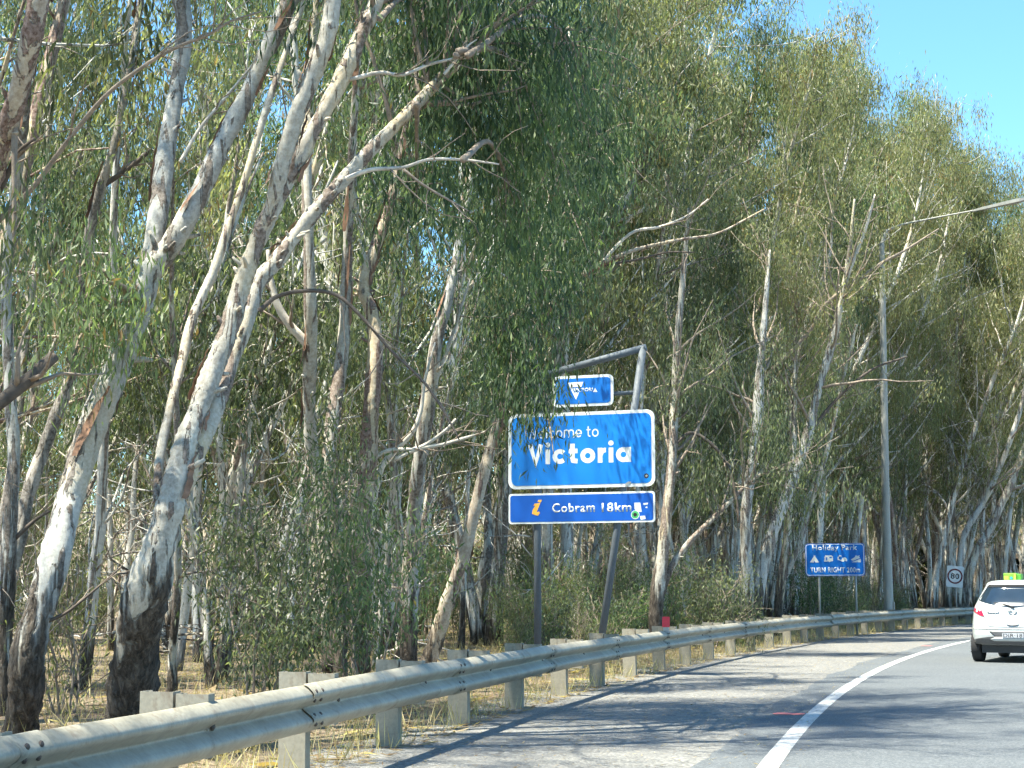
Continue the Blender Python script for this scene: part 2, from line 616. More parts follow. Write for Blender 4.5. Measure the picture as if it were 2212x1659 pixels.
# made-up earth bank added far behind the trees to block low sky gaps
bk_l = curve_pts(RAILFIT, 2.5, 130, 4.0)
bt0, bn0 = frame2(bk_l)
vs, fs = [], []
prof_b = [(98, -0.1), (108, 3.2), (118, 7.5), (128, 11.0), (142, 12.5), (175, -0.2)]
rb = np.random.default_rng(9)
ext = [bk_l[0] - bt0[0] * d for d in (120, 80, 40)] + list(bk_l)
extn = [bn0[0]] * 3 + list(bn0)
for p, n in zip(ext, extn):
    hh_ = 1 + rb.normal(0, 0.07)
    for o_, z_ in prof_b:
        vs.append((p[0] - n[0] * o_, p[1] - n[1] * o_, z_ * hh_ if z_ > 0 else z_))
K_ = len(prof_b)
for i in range(len(ext) - 1):
    for k in range(K_ - 1):
        fs.append([i * K_ + k, i * K_ + k + 1, (i + 1) * K_ + k + 1, (i + 1) * K_ + k])
tag(obj('sky_gap_bank', mesh_np('sky_gap_bank', vs, fs, M['floor'], True)), kind='structure')

line_fine = curve_pts(LINEFIT, 0.5, 135, 0.25)
lt, ln = frame2(line_fine)
rng0 = np.random.default_rng(3)
edge_n = np.convolve(rng0.normal(0, 1, len(line_fine) + 14), np.ones(7) / 7, 'valid')[:len(line_fine)]
edge_n2 = np.convolve(rng0.normal(0, 1, len(line_fine) + 14), np.ones(9) / 9, 'valid')[:len(line_fine)]
asph_left = line_fine - ln * (0.55 + 0.10 * edge_n)[:, None]
asph_right = line_fine + ln * 8.2
# gravel shoulder runs from behind the rail to under the asphalt edge
grav_left = np.array([line_fine[i] - ln[i] * 0 for i in range(len(line_fine))])


def rail_at_y(y):
    i = np.searchsorted(rail_fine[:, 1], y)
    i = min(max(i, 0), len(rail_fine) - 1)
    return rail_fine[i], rail_fn[i]


for i, p in enumerate(line_fine):
    # distance from line to rail along the normal
    d = np.linalg.norm(rail_fine - p, axis=1)
    j = int(d.argmin())
    grav_left[i] = p - ln[i] * (d[j] + 0.75 + 0.22 * edge_n2[i])
sheet('gravel_shoulder', M['gravel'], grav_left, line_fine + ln * 0.4, 0.004, n_across=8)
sheet('road', M['asphalt'], asph_left, asph_right, 0.008, n_across=10)
far_l = asph_right - ln * 0.3
sheet('far_gravel_shoulder', M['gravel'], far_l, asph_right + ln * 2.5, 0.004)
sheet('edge_line', M['line'], line_fine - ln * 0.08, line_fine + ln * 0.08, 0.012)
sheet('edge_line', M['line'], line_fine + ln * 7.15, line_fine + ln * 7.27, 0.012)
cl = line_fine + ln * 3.65
sheet('centre_line', M['line'], cl - ln * 0.05, cl + ln * 0.05, 0.012)


def paint_mark(px, w, l, seed):
    r = np.random.default_rng(seed)
    c = on_ground(*px)[:2]
    j = int(np.linalg.norm(line_fine - c, axis=1).argmin())
    t, n = lt[j], ln[j]
    pts = []
    for k in range(14):
        a = k / 14 * 2 * math.pi
        rr = 1 + r.normal(0, 0.12)
        q = c + n * w * math.copysign(abs(math.cos(a)) ** 0.5, math.cos(a)) * rr + t * l * math.copysign(abs(math.sin(a)) ** 0.5, math.sin(a)) * rr
        pts.append((q[0], q[1], 0.0125))
    o = obj('paint_mark', mesh_np('paint_mark', pts, [list(range(14))], M['redpaint']))
    tag(o, kind='structure')


paint_mark((1704, 1544), 0.16, 0.12, 1)
paint_mark((2003, 1396), 0.13, 0.14, 2)

# ------------------------------------------------------------------ guardrail
RAIL_TOP = 0.695
# W profile: (outward towards the road, height), from the top edge down
WPROF = [(0.000, 0.312), (0.012, 0.309), (0.044, 0.288), (0.070, 0.262), (0.081, 0.243), (0.079, 0.226), (0.060, 0.207), (0.024, 0.180), (0.006, 0.165),
         (0.000, 0.156), (0.006, 0.147), (0.024, 0.132), (0.060, 0.105), (0.079, 0.086), (0.081, 0.069), (0.070, 0.050), (0.044, 0.024), (0.012, 0.003), (0.000, 0.0)]
BLOCK = 0.20
guard = empty('guardrail', (float(rail_all[4][0]), float(rail_all[4][1]), 0))
tag(guard, 'long galvanised steel W-beam guardrail curving along the gravel shoulder', 'guardrail')
bpy.context.view_layer.update()
G0 = np.array([guard.location[0], guard.location[1], 0])
rt, rn = frame2(rail_all)
rngp = np.random.default_rng(8)


def local(p):
    return (p[0] - G0[0], p[1] - G0[1], p[2])


post_me = None
NPOST = 0
for i, (p, t, n) in enumerate(zip(rail_all, rt, rn)):
    if p[1] < 2.0 or p[1] > 72:
        continue
    ang = math.atan2(-t[0], t[1])       # rotation about z so that local +y = along the rail, +x = towards the road
    if post_me is None:
        mb = MB()                        # C-section post: web faces oncoming traffic, open behind
        D, W, T = 0.20, 0.11, 0.006
        poly = [(0, 0), (D, 0), (D, W), (D - 0.03, W), (D - 0.03, W - T), (D - T, W - T), (D - T, T), (T, T), (T, W - T), (0.03, W - T), (0.03, W), (0, W)]
        mb.prism_z(poly, -0.3, RAIL_TOP + 0.04)
        po = mb.build('post', M['post'], None, fix=True)
        post_me = po.data
        mb = MB()
        D2 = BLOCK
        poly = [(0.004, 0.004), (D2, 0.004), (D2, W - 0.01), (D2 - 0.03, W - 0.01), (D2 - 0.03, W - 0.016), (D2 - T, W - 0.016), (D2 - T, 0.010), (0.010, 0.010), (0.010, W - 0.016), (0.034, W - 0.016), (0.034, W - 0.01), (0.004, W - 0.01)]
        mb.prism_z([(x + D + 0.012, y) for x, y in poly], RAIL_TOP - 0.33, RAIL_TOP + 0.03)
        bo = mb.build('blockout', M['post'], None, fix=True)
        block_me = bo.data
        mb = MB()
        mb.tube([(0.0, 0, 0), (0.012, 0, 0), (0.02, 0, 0)], [0.022, 0.02, 0.009], 8)
        lo = mb.build('bolt', M['bolt'], None)
        bolt_me = lo.data
        for q in (po, bo, lo):
            bpy.data.objects.remove(q)
    post = obj('post', post_me, guard)
    c = p - n * (0.20 + BLOCK + 0.012 + 0.0) + t * -0.055
    post.location = local((c[0], c[1], rngp.normal(0, 0.008)))
    post.rotation_euler = (rngp.normal(0, 0.006), rngp.normal(0, 0.008), ang + rngp.normal(0, 0.012))
    blk = obj('blockout', block_me, post)
    bl = obj('bolt', bolt_me, blk)
    bl.location = (0.20 + BLOCK + 0.016, 0.055, RAIL_TOP - 0.156)
    NPOST += 1

# rail panels, each lapped over the next
PAN = 4.0 * 1.0
s_fine = np.concatenate([[0], np.cumsum(np.linalg.norm(np.diff(rail_fine, axis=0), axis=1))])
s0 = 0.6
k = 0
while s0 < 85:
    ss = np.linspace(s0, min(s0 + PAN + 0.30, s_fine[-1]), 18)
    px_ = np.interp(ss, s_fine, rail_fine[:, 0])
    py_ = np.interp(ss, s_fine, rail_fine[:, 1])
    nx_ = np.interp(ss, s_fine, rail_fn[:, 0])
    ny_ = np.interp(ss, s_fine, rail_fn[:, 1])
    vs, fs = [], []
    K = len(WPROF)
    wob = np.cumsum(rngp.normal(0, 0.0015, len(ss)))
    for q in range(len(ss)):
        lap = 0.004 if q < 2 else (0.0 if q > 2 else 0.002)     # leading end lies over the last panel
        end = 0.0
        for thick in (0.0, -0.003):
            for (o_, h_) in WPROF:
                oo = o_ + thick + lap + wob[q] * 0.6
                vs.append(local((px_[q] + nx_[q] * oo, py_[q] + ny_[q] * oo, RAIL_TOP - 0.312 + h_ + wob[q])))
    for q in range(len(ss) - 1):
        b0, b1 = q * 2 * K, (q + 1) * 2 * K
        for r in range(K - 1):
            fs.append([b0 + r, b0 + r + 1, b1 + r + 1, b1 + r])
            fs.append([b0 + K + r + 1, b0 + K + r, b1 + K + r, b1 + K + r + 1])
        fs.append([b0, b1, b1 + K, b0 + K])
        fs.append([b0 + K - 1, b0 + 2 * K - 1, b1 + 2 * K - 1, b1 + K - 1])
    for b0, flip in ((0, False), ((len(ss) - 1) * 2 * K, True)):
        for r in range(K - 1):
            fs.append([b0 + r, b0 + K + r, b0 + K + r + 1, b0 + r + 1])
    rp = obj('rail_panel', mesh_np('rail_panel', vs, fs, M['beam'], True), guard)
    rp.location = (0, 0, 0)
    # splice bolts on the visible panels
    if s0 < 34:
        for dz, oo in ((0.262, 0.070), (0.207, 0.060), (0.105, 0.060), (0.05, 0.070)):
            for ds in (0.07, 0.2):
                X = np.interp(s0 + ds, s_fine, rail_fine[:, 0]); Y = np.interp(s0 + ds, s_fine, rail_fine[:, 1])
                n_ = np.array([np.interp(s0 + ds, s_fine, rail_fn[:, 0]), np.interp(s0 + ds, s_fine, rail_fn[:, 1])])
                b = obj('splice_bolt', bolt_me, rp)
                b.location = local((X + n_[0] * (oo - 0.002), Y + n_[1] * (oo - 0.002), RAIL_TOP - 0.312 + dz))
                b.rotation_euler = (0, 0, math.atan2(n_[1], n_[0]))
                b.scale = (0.8, 0.8, 0.8)
    s0 += PAN
    k += 1

# red delineator on the rail
dp = at(1444, 1338, 26.0)
j = int(np.linalg.norm(rail_fine[:, None, :] - np.array([[dp[:2]]]), axis=2).argmin())
best = min(range(len(rail_fine)), key=lambda q: abs(proj((rail_fine[q][0], rail_fine[q][1], 0.75))[0] - 1444))
bp, bn, bt_ = rail_fine[best], rail_fn[best], rail_ft[best]
rd = empty('delineator', (bp[0] + bn[0] * -0.02, bp[1] + bn[1] * -0.02, RAIL_TOP - 0.05), math.atan2(-bt_[0], bt_[1]))
tag(rd, 'small red reflective delineator plate standing on top of the guardrail', 'delineator')
mb = MB(); mb.prism_y([(-0.062, 0.10), (0.062, 0.10), (0.062, 0.255), (0.05, 0.27), (-0.05, 0.27), (-0.062, 0.255)], -0.004, 0.0)
mb.build('reflector', M['reflector'], rd, fix=True)
mb = MB(); mb.box(-0.05, 0.05, 0.001, 0.006, -0.02, 0.26)
mb.build('bracket', M['alu'], rd, fix=True)


# ------------------------------------------------------------------ lettering and flat shapes
def rrect(x0, x1, z0, z1, r, n=6):
    out = []
    for cx, cz, a0 in ((x1 - r, z1 - r, 0), (x0 + r, z1 - r, 90), (x0 + r, z0 + r, 180), (x1 - r, z0 + r, 270)):
        for k in range(n + 1):
            a = math.radians(a0 + 90 * k / n)
            out.append((cx + r * math.cos(a), cz + r * math.sin(a)))
    return out[::-1]


def plate(name, poly, mat, parent, y0, y1):
    mb = MB()
    mb.prism_y(poly, y0, y1)
    return mb.build(name, mat, parent, fix=True)


def text(name, s, mat, parent, x0, x1, z0, z1, y, bold=0.0, spacing=1.0, shear=0.0, depth=0.0008):
    """lettering fitted into the box x0..x1, z0..z1 on the plane y (facing -y)."""
    cu = bpy.data.curves.new(name, 'FONT')
    cu.body = s
    cu.size = 1.0
    cu.space_character = spacing
    cu.offset = bold
    cu.shear = shear
    cu.resolution_u = 4
    tmp = bpy.data.objects.new(name, cu)
    COL.objects.link(tmp)
    bpy.context.view_layer.update()
    me = bpy.data.meshes.new_from_object(tmp.evaluated_get(bpy.context.evaluated_depsgraph_get()))
    bpy.data.objects.remove(tmp)
    co = np.zeros(len(me.vertices) * 3, dtype=np.float32)
    me.vertices.foreach_get('co', co)
    co = co.reshape(-1, 3)
    lo, hi = co.min(0), co.max(0)
    u = x0 + (co[:, 0] - lo[0]) / (hi[0] - lo[0]) * (x1 - x0)
    v = z0 + (co[:, 1] - lo[1]) / (hi[1] - lo[1]) * (z1 - z0)
    me.vertices.foreach_set('co', np.column_stack([u, np.full(len(u), y), v]).astype(np.float32).ravel())
    bm = bmesh.new()
    bm.from_mesh(me)
    r = bmesh.ops.extrude_face_region(bm, geom=bm.faces[:])
    for e in r['geom']:
        if isinstance(e, bmesh.types.BMVert):
            e.co.y -= depth
    bmesh.ops.recalc_face_normals(bm, faces=bm.faces)
    bm.to_mesh(me)
    bm.free()
    me.materials.clear()
    me.materials.append(mat)
    return obj(name, me, parent)


def disc(cx, cz, r, n=20, sx=1.0):
    return [(cx + r * sx * math.cos(2 * math.pi * k / n), cz + r * math.sin(2 * math.pi * k / n)) for k in range(n)][::-1]


def _arc(cx, cy, r, a0, a1, n=20):
    return [(cx + r * math.cos(math.radians(a0 + (a1 - a0) * k / n)), cy + r * math.sin(math.radians(a0 + (a1 - a0) * k / n))) for k in range(n + 1)]


def round_text(name, s, mat, parent, x0, x1, zbase, xh, w, y, gap=0.22):
    """geometric round lettering drawn with strokes: x-height XH, stroke width W (share of the x-height)."""
    h = w / 2
    R = 0.5 - h
    A = 1.42
    G = {'V': (1.02, [[(h * 0.9, A - 0.06), (0.51, h * 0.6), (1.02 - h * 0.9, A - 0.06)]]),
         'W': (1.5, [[(h * 0.8, A - 0.06), (0.42, h * 0.6), (0.75, A - 0.12), (1.08, h * 0.6), (1.5 - h * 0.8, A - 0.06)]]),
         'i': (w, [[(h, 0), (h, 1.0)], 'dot']),
         'l': (w, [[(h, 0), (h, A + 0.06)]]),
         'c': (0.92, [_arc(0.5, 0.5, R, 42, 318)]),
         'o': (1.0, [_arc(0.5, 0.5, R, 0, 360, 28)]),
         'e': (1.0, [_arc(0.5, 0.5, R, -2, 318, 26)[0:], [(h, 0.48), (1 - h * 0.4, 0.48)]]),
         't': (0.62, [[(0.26, A - 0.08), (0.26, 0.36), (0.30, 0.2), (0.40, h + 0.02), (0.60, h)], [(0, 1.0 - h), (0.6, 1.0 - h)]]),
         'r': (0.56, [[(h, 0), (h, 1.0)], _arc(0.52, 0.52, 0.48 - h, 180, 85, 10)]),
         'a': (1.0, [_arc(0.5, 0.5, R, 0, 360, 28), [(1 - h, 0), (1 - h, 1.0)]]),
         'm': (1.55, [[(h, 0), (h, 1.0)], _arc(0.43, 0.62, 0.43 - h, 180, 0, 12) + [(0.86 - h, 0)], _arc(1.12, 0.62, 0.43 - h, 180, 0, 12) + [(1.55 - h, 0)]]),
         ' ': (0.28, [])}
    vs, fs = [], []
    pen = 0.0
    lay = 0
    for ch in s:
        adv, strokes = G[ch]
        for st in strokes:
            lay += 1
            yy = y - 0.0006 - 0.00012 * (lay % 3)
            b = len(vs)
            if st == 'dot':
                pts = [(pen + h + h * 1.15 * math.cos(2 * math.pi * k / 16), 1.30 + h * 1.15 * math.sin(2 * math.pi * k / 16)) for k in range(16)]
                vs += [(p[0], yy, p[1]) for p in pts]
                fs.append([b + k for k in range(16)][::-1])
                continue
            p = np.array(st, float)
            d = np.gradient(p, axis=0) if len(p) > 3 else None
            L = []
            for k in range(len(p)):
                if k == 0: t = p[1] - p[0]
                elif k == len(p) - 1: t = p[-1] - p[-2]
                else:
                    t1, t2 = p[k] - p[k - 1], p[k + 1] - p[k]
                    t = t1 / np.linalg.norm(t1) + t2 / np.linalg.norm(t2)
                t = t / np.linalg.norm(t)
                nn = np.array([-t[1], t[0]])
                m = 1.0
                if 0 < k < len(p) - 1:
                    t2n = (p[k + 1] - p[k]) / np.linalg.norm(p[k + 1] - p[k])
                    m = min(2.2, 1.0 / max(0.3, abs(t2n @ t)))
                L.append((p[k] + nn * h * m, p[k] - nn * h * m))
            for q1, q2 in L:
                vs += [(pen + q1[0], yy, q1[1]), (pen + q2[0], yy, q2[1])]
            for k in range(len(L) - 1):
                fs.append([b + 2 * k, b + 2 * k + 1, b + 2 * k + 3, b + 2 * k + 2])
        pen += adv + gap
    pen -= gap
    vs = [(x0 + v[0] / pen * (x1 - x0), v[1], zbase + v[2] * xh) for v in vs]
    mb = MB(); mb.add(vs, fs)
    return mb.build(name, mat, parent)


class Plane:
    """a vertical sign plane: root Empty + mapping from photo pixels to the plane's own (x, z) metres."""
    def __init__(self, name, px, dist, turn):
        p = at(px, HOR, dist)
        self.root = empty(name, (float(p[0]), float(p[1]), 0), -turn)
        self.o = np.array([p[0], p[1], 0.0])
        self.u = np.array([math.cos(turn), -math.sin(turn), 0])
        self.n = np.array([-math.sin(turn), -math.cos(turn), 0])

    def uv(self, x, y):
        r = ray(x, y)
        t = ((self.o - EYE) @ self.n) / (r @ self.n)
        q = EYE + r * t - self.o
        return float(q @ self.u), float(q[2])


# ------------------------------------------------------------------ the big welcome sign
S = Plane('welcome_sign', 1258, 26.0, math.radians(20))
tag(S.root, 'large blue welcome sign with three panels on a slanted steel pipe frame', 'road sign')


def uvbox(S, x0, y0, x1, y1):
    a, b = S.uv(x0, (y0 + y1) / 2), S.uv(x1, (y0 + y1) / 2)
    c, d = S.uv((x0 + x1) / 2, y0), S.uv((x0 + x1) / 2, y1)
    return a[0], b[0], d[1], c[1]


def panel(S, box, rad, border, facemat, name='panel', y=0.0):
    x0, x1, z0, z1 = box
    pn = plate(name, rrect(x0, x1, z0, z1, rad), M['sign_white'], S.root, y - 0.018, y)
    fc = plate('panel_face', rrect(x0 + border, x1 - border, z0 + border, z1 - border, rad * 0.75), facemat, pn, y - 0.022, y - 0.0175)
    return pn


PX = FPX / 26.0     # photo px per metre there
big = uvbox(S, 1099, 890, 1415, 1054)
pb = panel(S, big, 0.13, 0.055, M['sign_azure'])
small = uvbox(S, 1195, 811, 1325.5, 878)
ps = panel(S, small, 0.085, 0.045, M['sign_blue2'])
low = uvbox(S, 1099.5, 1064, 1415.5, 1130)
pl_ = panel(S, low, 0.05, 0.03, M['sign_blue'])
YF = -0.0222


def tbox(S, x0, y0, x1, y1):
    return uvbox(S, x0, y0, x1, y1)


tb = tbox(S, 1140, 924, 1294, 946)
round_text('lettering', 'Welcome to', M['sign_white'], pb, tb[0], tb[1], tb[2], S.uv(1217, 929)[1] - S.uv(1217, 946)[1], 0.17, YF, 0.2)
tb = tbox(S, 1142, 960, 1364, 1001)
round_text('lettering', 'Victoria', M['sign_white'], pb, tb[0], tb[1], tb[2], S.uv(1258, 969)[1] - S.uv(1258, 1001)[1], 0.31, YF, 0.17)
text('lettering', 'Cobram', M['sign_white'], pl_, *tbox(S, 1194, 1087, 1286, 1107), YF, 0.018, 1.12)
text('lettering', '18km', M['sign_white'], pl_, *tbox(S, 1301, 1086, 1365, 1106), YF, 0.018, 1.1)
# italic orange i
def px_poly(S, pts):
    return [S.uv(*p) for p in pts]


plate('tourist_symbol', px_poly(S, [(1157, 1113), (1150, 1110), (1152, 1101), (1157, 1093), (1153, 1092), (1156, 1088), (1168, 1087), (1164, 1097), (1160, 1107), (1166, 1105), (1167, 1109), (1163, 1114)]), M['orange'], pl_, YF - 0.002, YF)
plate('tourist_symbol', px_poly(S, [(1162, 1084), (1164, 1080), (1171, 1079.5), (1171, 1083), (1168, 1086)]), M['orange'], pl_, YF - 0.002, YF)
# state logo: white inverted triangle with the word running across it
plate('logo_triangle', px_poly(S, [(1228, 827), (1261, 825), (1257, 836), (1232, 837)]), M['sign_white'], ps, YF - 0.002, YF)
plate('logo_triangle', px_poly(S, [(1237, 848), (1252, 848), (1245, 864)]), M['sign_white'], ps, YF - 0.002, YF)
plate('logo_triangle', px_poly(S, [(1232, 837.3), (1236.5, 837.3), (1241, 848), (1237, 848)]), M['sign_white'], ps, YF - 0.002, YF)
text('lettering', 'VICTORI', M['sign_white'], ps, *tbox(S, 1240, 838.5, 1281, 846.5), YF, 0.02, 1.0)
plate('lettering', px_poly(S, [(1282, 847), (1286.5, 838), (1291.5, 847)]), M['sign_white'], ps, YF - 0.002, YF)
# stickers
def px_disc(S, x, y, r, n=14):
    u, v = S.uv(x, y)
    return disc(u, v, r / PX, n)


st = plate('sticker', px_disc(S, 1397, 1028, 5.5, 8), M['black'], pb, YF - 0.001, YF + 0.0005)
plate('sticker_mark', px_poly(S, [(1394, 1028), (1398, 1025), (1400, 1028), (1397, 1031)]), M['alu'], st, YF - 0.0018, YF - 0.0011)
plate('sticker', px_poly(S, [(1351, 1050), (1352, 1044), (1358, 1040), (1365, 1041), (1361, 1047), (1356, 1051)]), M['alu'], pb, YF - 0.001, YF + 0.0005)
plate('sticker', px_poly(S, [(1371, 1086), (1384, 1086), (1387, 1106), (1377, 1106), (1371, 1099)]), M['sign_white'], pl_, YF - 0.001, YF + 0.0005)
st = plate('sticker', px_disc(S, 1373, 1112, 9.5), M['sign_white'], pl_, YF - 0.0024, YF - 0.0012)
plate('sticker_mark', px_disc(S, 1373, 1112, 8.2), M['green_st'], st, YF - 0.003, YF - 0.0025)
plate('sticker_mark', px_disc(S, 1373, 1112, 4.5, 6), M['black'], st, YF - 0.0036, YF - 0.0031)
plate('sticker', px_poly(S, [(1383, 1115), (1394, 1114), (1396, 1121), (1385, 1123)]), M['sign_white'], pl_, YF - 0.001, YF + 0.0005)
plate('sticker', px_poly(S, [(1390, 1087), (1401, 1086), (1400, 1090), (1391, 1091)]), M['sign_white'], pl_, YF - 0.001, YF + 0.0005)
plate('sticker', px_poly(S, [(1394, 1096), (1399, 1094), (1399, 1098)]), M['sign_white'], pl_, YF - 0.001, YF + 0.0005)
# pipe frame
RP = 0.06
lt_u, lt_z = S.uv(1165, 811)
rt_u, rt_z = S.uv(1386, 752)
lb_u = S.uv(1158, 1300)[0]
rb_u, rb_z = S.uv(1302, 1340)
sl = (rt_u - rb_u) / (rt_z - rb_z)
rb0 = rb_u - sl * rb_z
YB = 0.075
mb = MB(); mb.tube([(lb_u, YB, -0.3), (lb_u, YB, lt_z * 0.5), (lt_u, YB, lt_z)], [RP] * 3, 14)
mb.build('pipe_post', M['pipe'], S.root, True)
mb = MB(); mb.tube([(rb0 - sl * 0.3, YB, -0.3), (rb0 + sl * rt_z * 0.5, YB, rt_z * 0.5), (rt_u + sl * 0.04, YB, rt_z + 0.04)], [RP] * 3, 14)
mb.build('pipe_post', M['pipe'], S.root, True)
mb = MB(); mb.tube([(lt_u - 0.04, YB + 0.001, lt_z - 0.01), (rt_u + 0.05, YB + 0.001, rt_z + 0.02)], [RP * 0.96] * 2, 14)
mb.build('pipe_beam', M['pipe'], S.root, True)
for yy, r in ((848, 0.034),):
    zz = S.uv(1340, yy)[1]
    mb = MB(); mb.tube([(lb_u, YB - 0.002, zz - 0.02), (rb0 + sl * zz, YB - 0.002, zz)], [r, r], 10)
    mb.build('cross_bar', M['pipe'], S.root, True)
for yy in (915, 1030, 1082, 1114):
    zz = S.uv(1258, yy)[1]
    mb = MB(); mb.box(big[0] + 0.08, big[1] - 0.08, 0.0015, 0.012, zz - 0.025, zz + 0.025)
    mb.build('cross_bar', M['alu'], S.root)

# ------------------------------------------------------------------ holiday park sign
S2 = Plane('service_sign', 1804, 51.0, math.radians(24))
tag(S2.root, 'small blue roadside sign with white camping symbols on two thin posts', 'road sign')
b2 = uvbox(S2, 1741, 1175, 1867, 1243)
p2 = panel(S2, (b2[0], b2[1], b2[2], b2[3]), 0.10, 0.022, M['sign_blue2'])
# blue rim outside the white line
rim = plate('panel_rim', rrect(b2[0] - 0.02, b2[1] + 0.02, b2[2] - 0.02, b2[3] + 0.02, 0.115), M['sign_blue'], p2, -0.0165, -0.002)
text('lettering', 'Holiday Park', M['sign_white'], p2, *tbox(S2, 1755, 1177.5, 1852, 1192), YF, 0.02, 1.1)
text('lettering', 'TURN RIGHT 200m', M['sign_white'], p2, *tbox(S2, 1751, 1225.5, 1858, 1237), YF, 0.02, 1.1)


def icon(S, x, y, sc, polys, parent, mats=None):
    for k, p in enumerate(polys):
        q = px_poly(S, [(x + a * sc, y + b * sc) for a, b in p])
        m = M['sign_white'] if not mats or mats[k] else M['sign_blue2']
        yy = YF - 0.002 if m is M['sign_white'] else YF - 0.0028
        plate('symbol', q, m, parent, yy, YF)


icon(S2, 1760, 1208, 1.0, [[(-10, 7), (-1.2, -7), (-2.2, -9), (-0.6, -8.6), (0, -7.4), (0.8, -9), (1.6, -8.4), (1, -6.6), (10, 7)], [(-1.5, 7.2), (0.3, 3), (2, 7.2)]], p2, [1, 0])
icon(S2, 1790, 1208, 1.0, [[(-9, 5), (-10.5, 3.6), (-8.5, 2.5), (-9, -4), (-7, -8), (6, -8.5), (9.5, -6), (10, 4), (4, 5), (2.5, 6.5), (0, 5)],
                           [(-5.5, -4), (-2.2, -4), (-2.2, 2.5), (-5.5, 2.5)], [(2.2, -5), (7.5, -5), (7, -2), (2.2, -2)]], p2, [1, 0, 0])
icon(S2, 1820, 1208, 1.0, [[(-10.5, 1), (-10, -5), (-7, -8.5), (-3, -8.5), (-1.5, -6.5), (-3, -5.6), (-6, -6.2), (-8, -3), (-7.5, -0.5), (-2, 2), (0, -3), (6, -4), (10, -1), (10.5, 4), (7.5, 4.5), (5, 3.2), (2.5, 5.5), (-1, 5)]], p2)
icon(S2, 1849, 1208, 1.0, [[(-11, 1), (-3, -4), (0, -8.5), (3, -7), (8.5, -8.5), (7, -4.5), (10, -3), (-6, 3.5)], [(-9.5, 6.5), (10.5, -1.2), (11, 6.5)]], p2)
for x in (1769, 1848):
    u = S2.uv(x, 1260)[0]
    mb = MB(); mb.tube([(u, 0.04, -0.3), (u, 0.04, b2[3] - 0.08)], [0.036] * 2, 10)
    mb.build('post', M['pole'], S2.root, True)
for zz in (b2[2] + 0.15, b2[3] - 0.15):
    mb = MB(); mb.box(b2[0] + 0.08, b2[1] - 0.08, 0.0015, 0.012, zz - 0.02, zz + 0.02)
    mb.build('stiffener', M['alu'], S2.root)

# ------------------------------------------------------------------ speed sign
S3 = Plane('speed_limit_sign', 2063, 68.5, math.radians(24))
tag(S3.root, 'tilted white speed limit sign reading 80 in a dark red ring', 'road sign')
b3 = uvbox(S3, 2045, 1221, 2081, 1270)
cx3, cz3 = (b3[0] + b3[1]) / 2, (b3[2] + b3[3]) / 2
hw, hh = (b3[1] - b3[0]) / 2, (b3[3] - b3[2]) / 2 - 0.03
tilt = empty('panel_mount')
tilt.parent = S3.root
tilt.location = (cx3, 0, cz3)
tilt.rotation_euler = (0, math.radians(-5.5) * -1, 0)
p3 = plate('panel', rrect(-hw, hw, -hh, hh, 0.05), M['sign_white'], tilt, -0.012, 0)
ri, ro = hw * 0.74, hw * 0.93
mb = MB()
NN = 36
vs, fs = [], []
for k in range(NN):
    a = 2 * math.pi * k / NN
    for r in (ri, ro):
        for y in (-0.0155, -0.011):
            vs.append((r * math.cos(a), y, r * math.sin(a) + hh * 0.03))
for k in range(NN):
    a, b = 4 * k, 4 * ((k + 1) % NN)
    fs += [[a, a + 2, b + 2, b], [a + 1, b + 1, b + 3, a + 3], [a, b, b + 1, a + 1], [a + 2, a + 3, b + 3, b + 2]]
mb.add(vs, fs)
mb.build('ring', M['signred'], p3, fix=True)
text('lettering', '80', M['black'], p3, -hw * 0.52, hw * 0.52, -hh * 0.22, hh * 0.30, -0.0125, 0.02, 1.05)
mb = MB(); mb.tube([(cx3 + 0.02, 0.04, -0.3), (cx3, 0.04, b3[3] - 0.1)], [0.032] * 2, 10)
mb.build('post', M['pole'], S3.root, True)

# ------------------------------------------------------------------ street lamp
LD = 57.0
base = at(1919, HOR, LD)
lamp = empty('street_lamp', (float(base[0]), float(base[1]), 0), math.radians(-24))
tag(lamp, 'tall grey steel street lamp pole with long outreach arm over the road', 'street lamp')
ltop = at(1905, 560, LD)
hz = float(ltop[2])
offx = float(ltop[0] - base[0])
ca, sa = math.cos(math.radians(24)), math.sin(math.radians(24))
rngl = np.random.default_rng(4)
pp = [(0, 0, -0.3), (0, 0, hz * 0.33), (offx * 0.5, 0, hz * 0.66), (offx, 0, hz), (offx + 0.03, 0, hz + 0.6), (offx + 0.22, 0, hz + 1.05)]
c_, r_ = catmull(pp, [0.18, 0.145, 0.122, 0.10, 0.075, 0.05], 8)
mb = MB(); mb.tube(c_, r_, 16)
mb.build('pole', M['pole'], lamp, True)
e = c_[-1]
d1 = np.array([0.975, 0, 0.13])
armp = [e - np.array([0.06, 0, 0.06]), e + d1 * 0.5 + np.array([0, 0, 0.06]), e + d1 * 1.6 + np.array([0, 0, 0.05]), e + d1 * 3.2]
c2, r2 = catmull(armp, [0.045, 0.04, 0.032, 0.024], 8)
mb = MB(); mb.tube(c2, r2, 10)
mb.build('arm', M['pole'], lamp, True)
lum = c2[-1]
mb = MB()
for (t0, t1, w0, w1, h0, h1) in ((-0.12, 0.25, 0.035, 0.09, 0.03, 0.045), (0.25, 1.5, 0.09, 0.14, 0.045, 0.06), (1.5, 1.75, 0.14, 0.07, 0.06, 0.03)):
    a, b = lum + d1 * t0, lum + d1 * t1
    mb.add([a + (0, -w0, -h0), a + (0, w0, -h0), a + (0, w0, h0), a + (0, -w0, h0), b + (0, -w1, -h1), b + (0, w1, -h1), b + (0, w1, h1), b + (0, -w1, h1)],
           [[0, 1, 2, 3], [7, 6, 5, 4], [0, 4, 5, 1], [1, 5, 6, 2], [2, 6, 7, 3], [3, 7, 4, 0]])
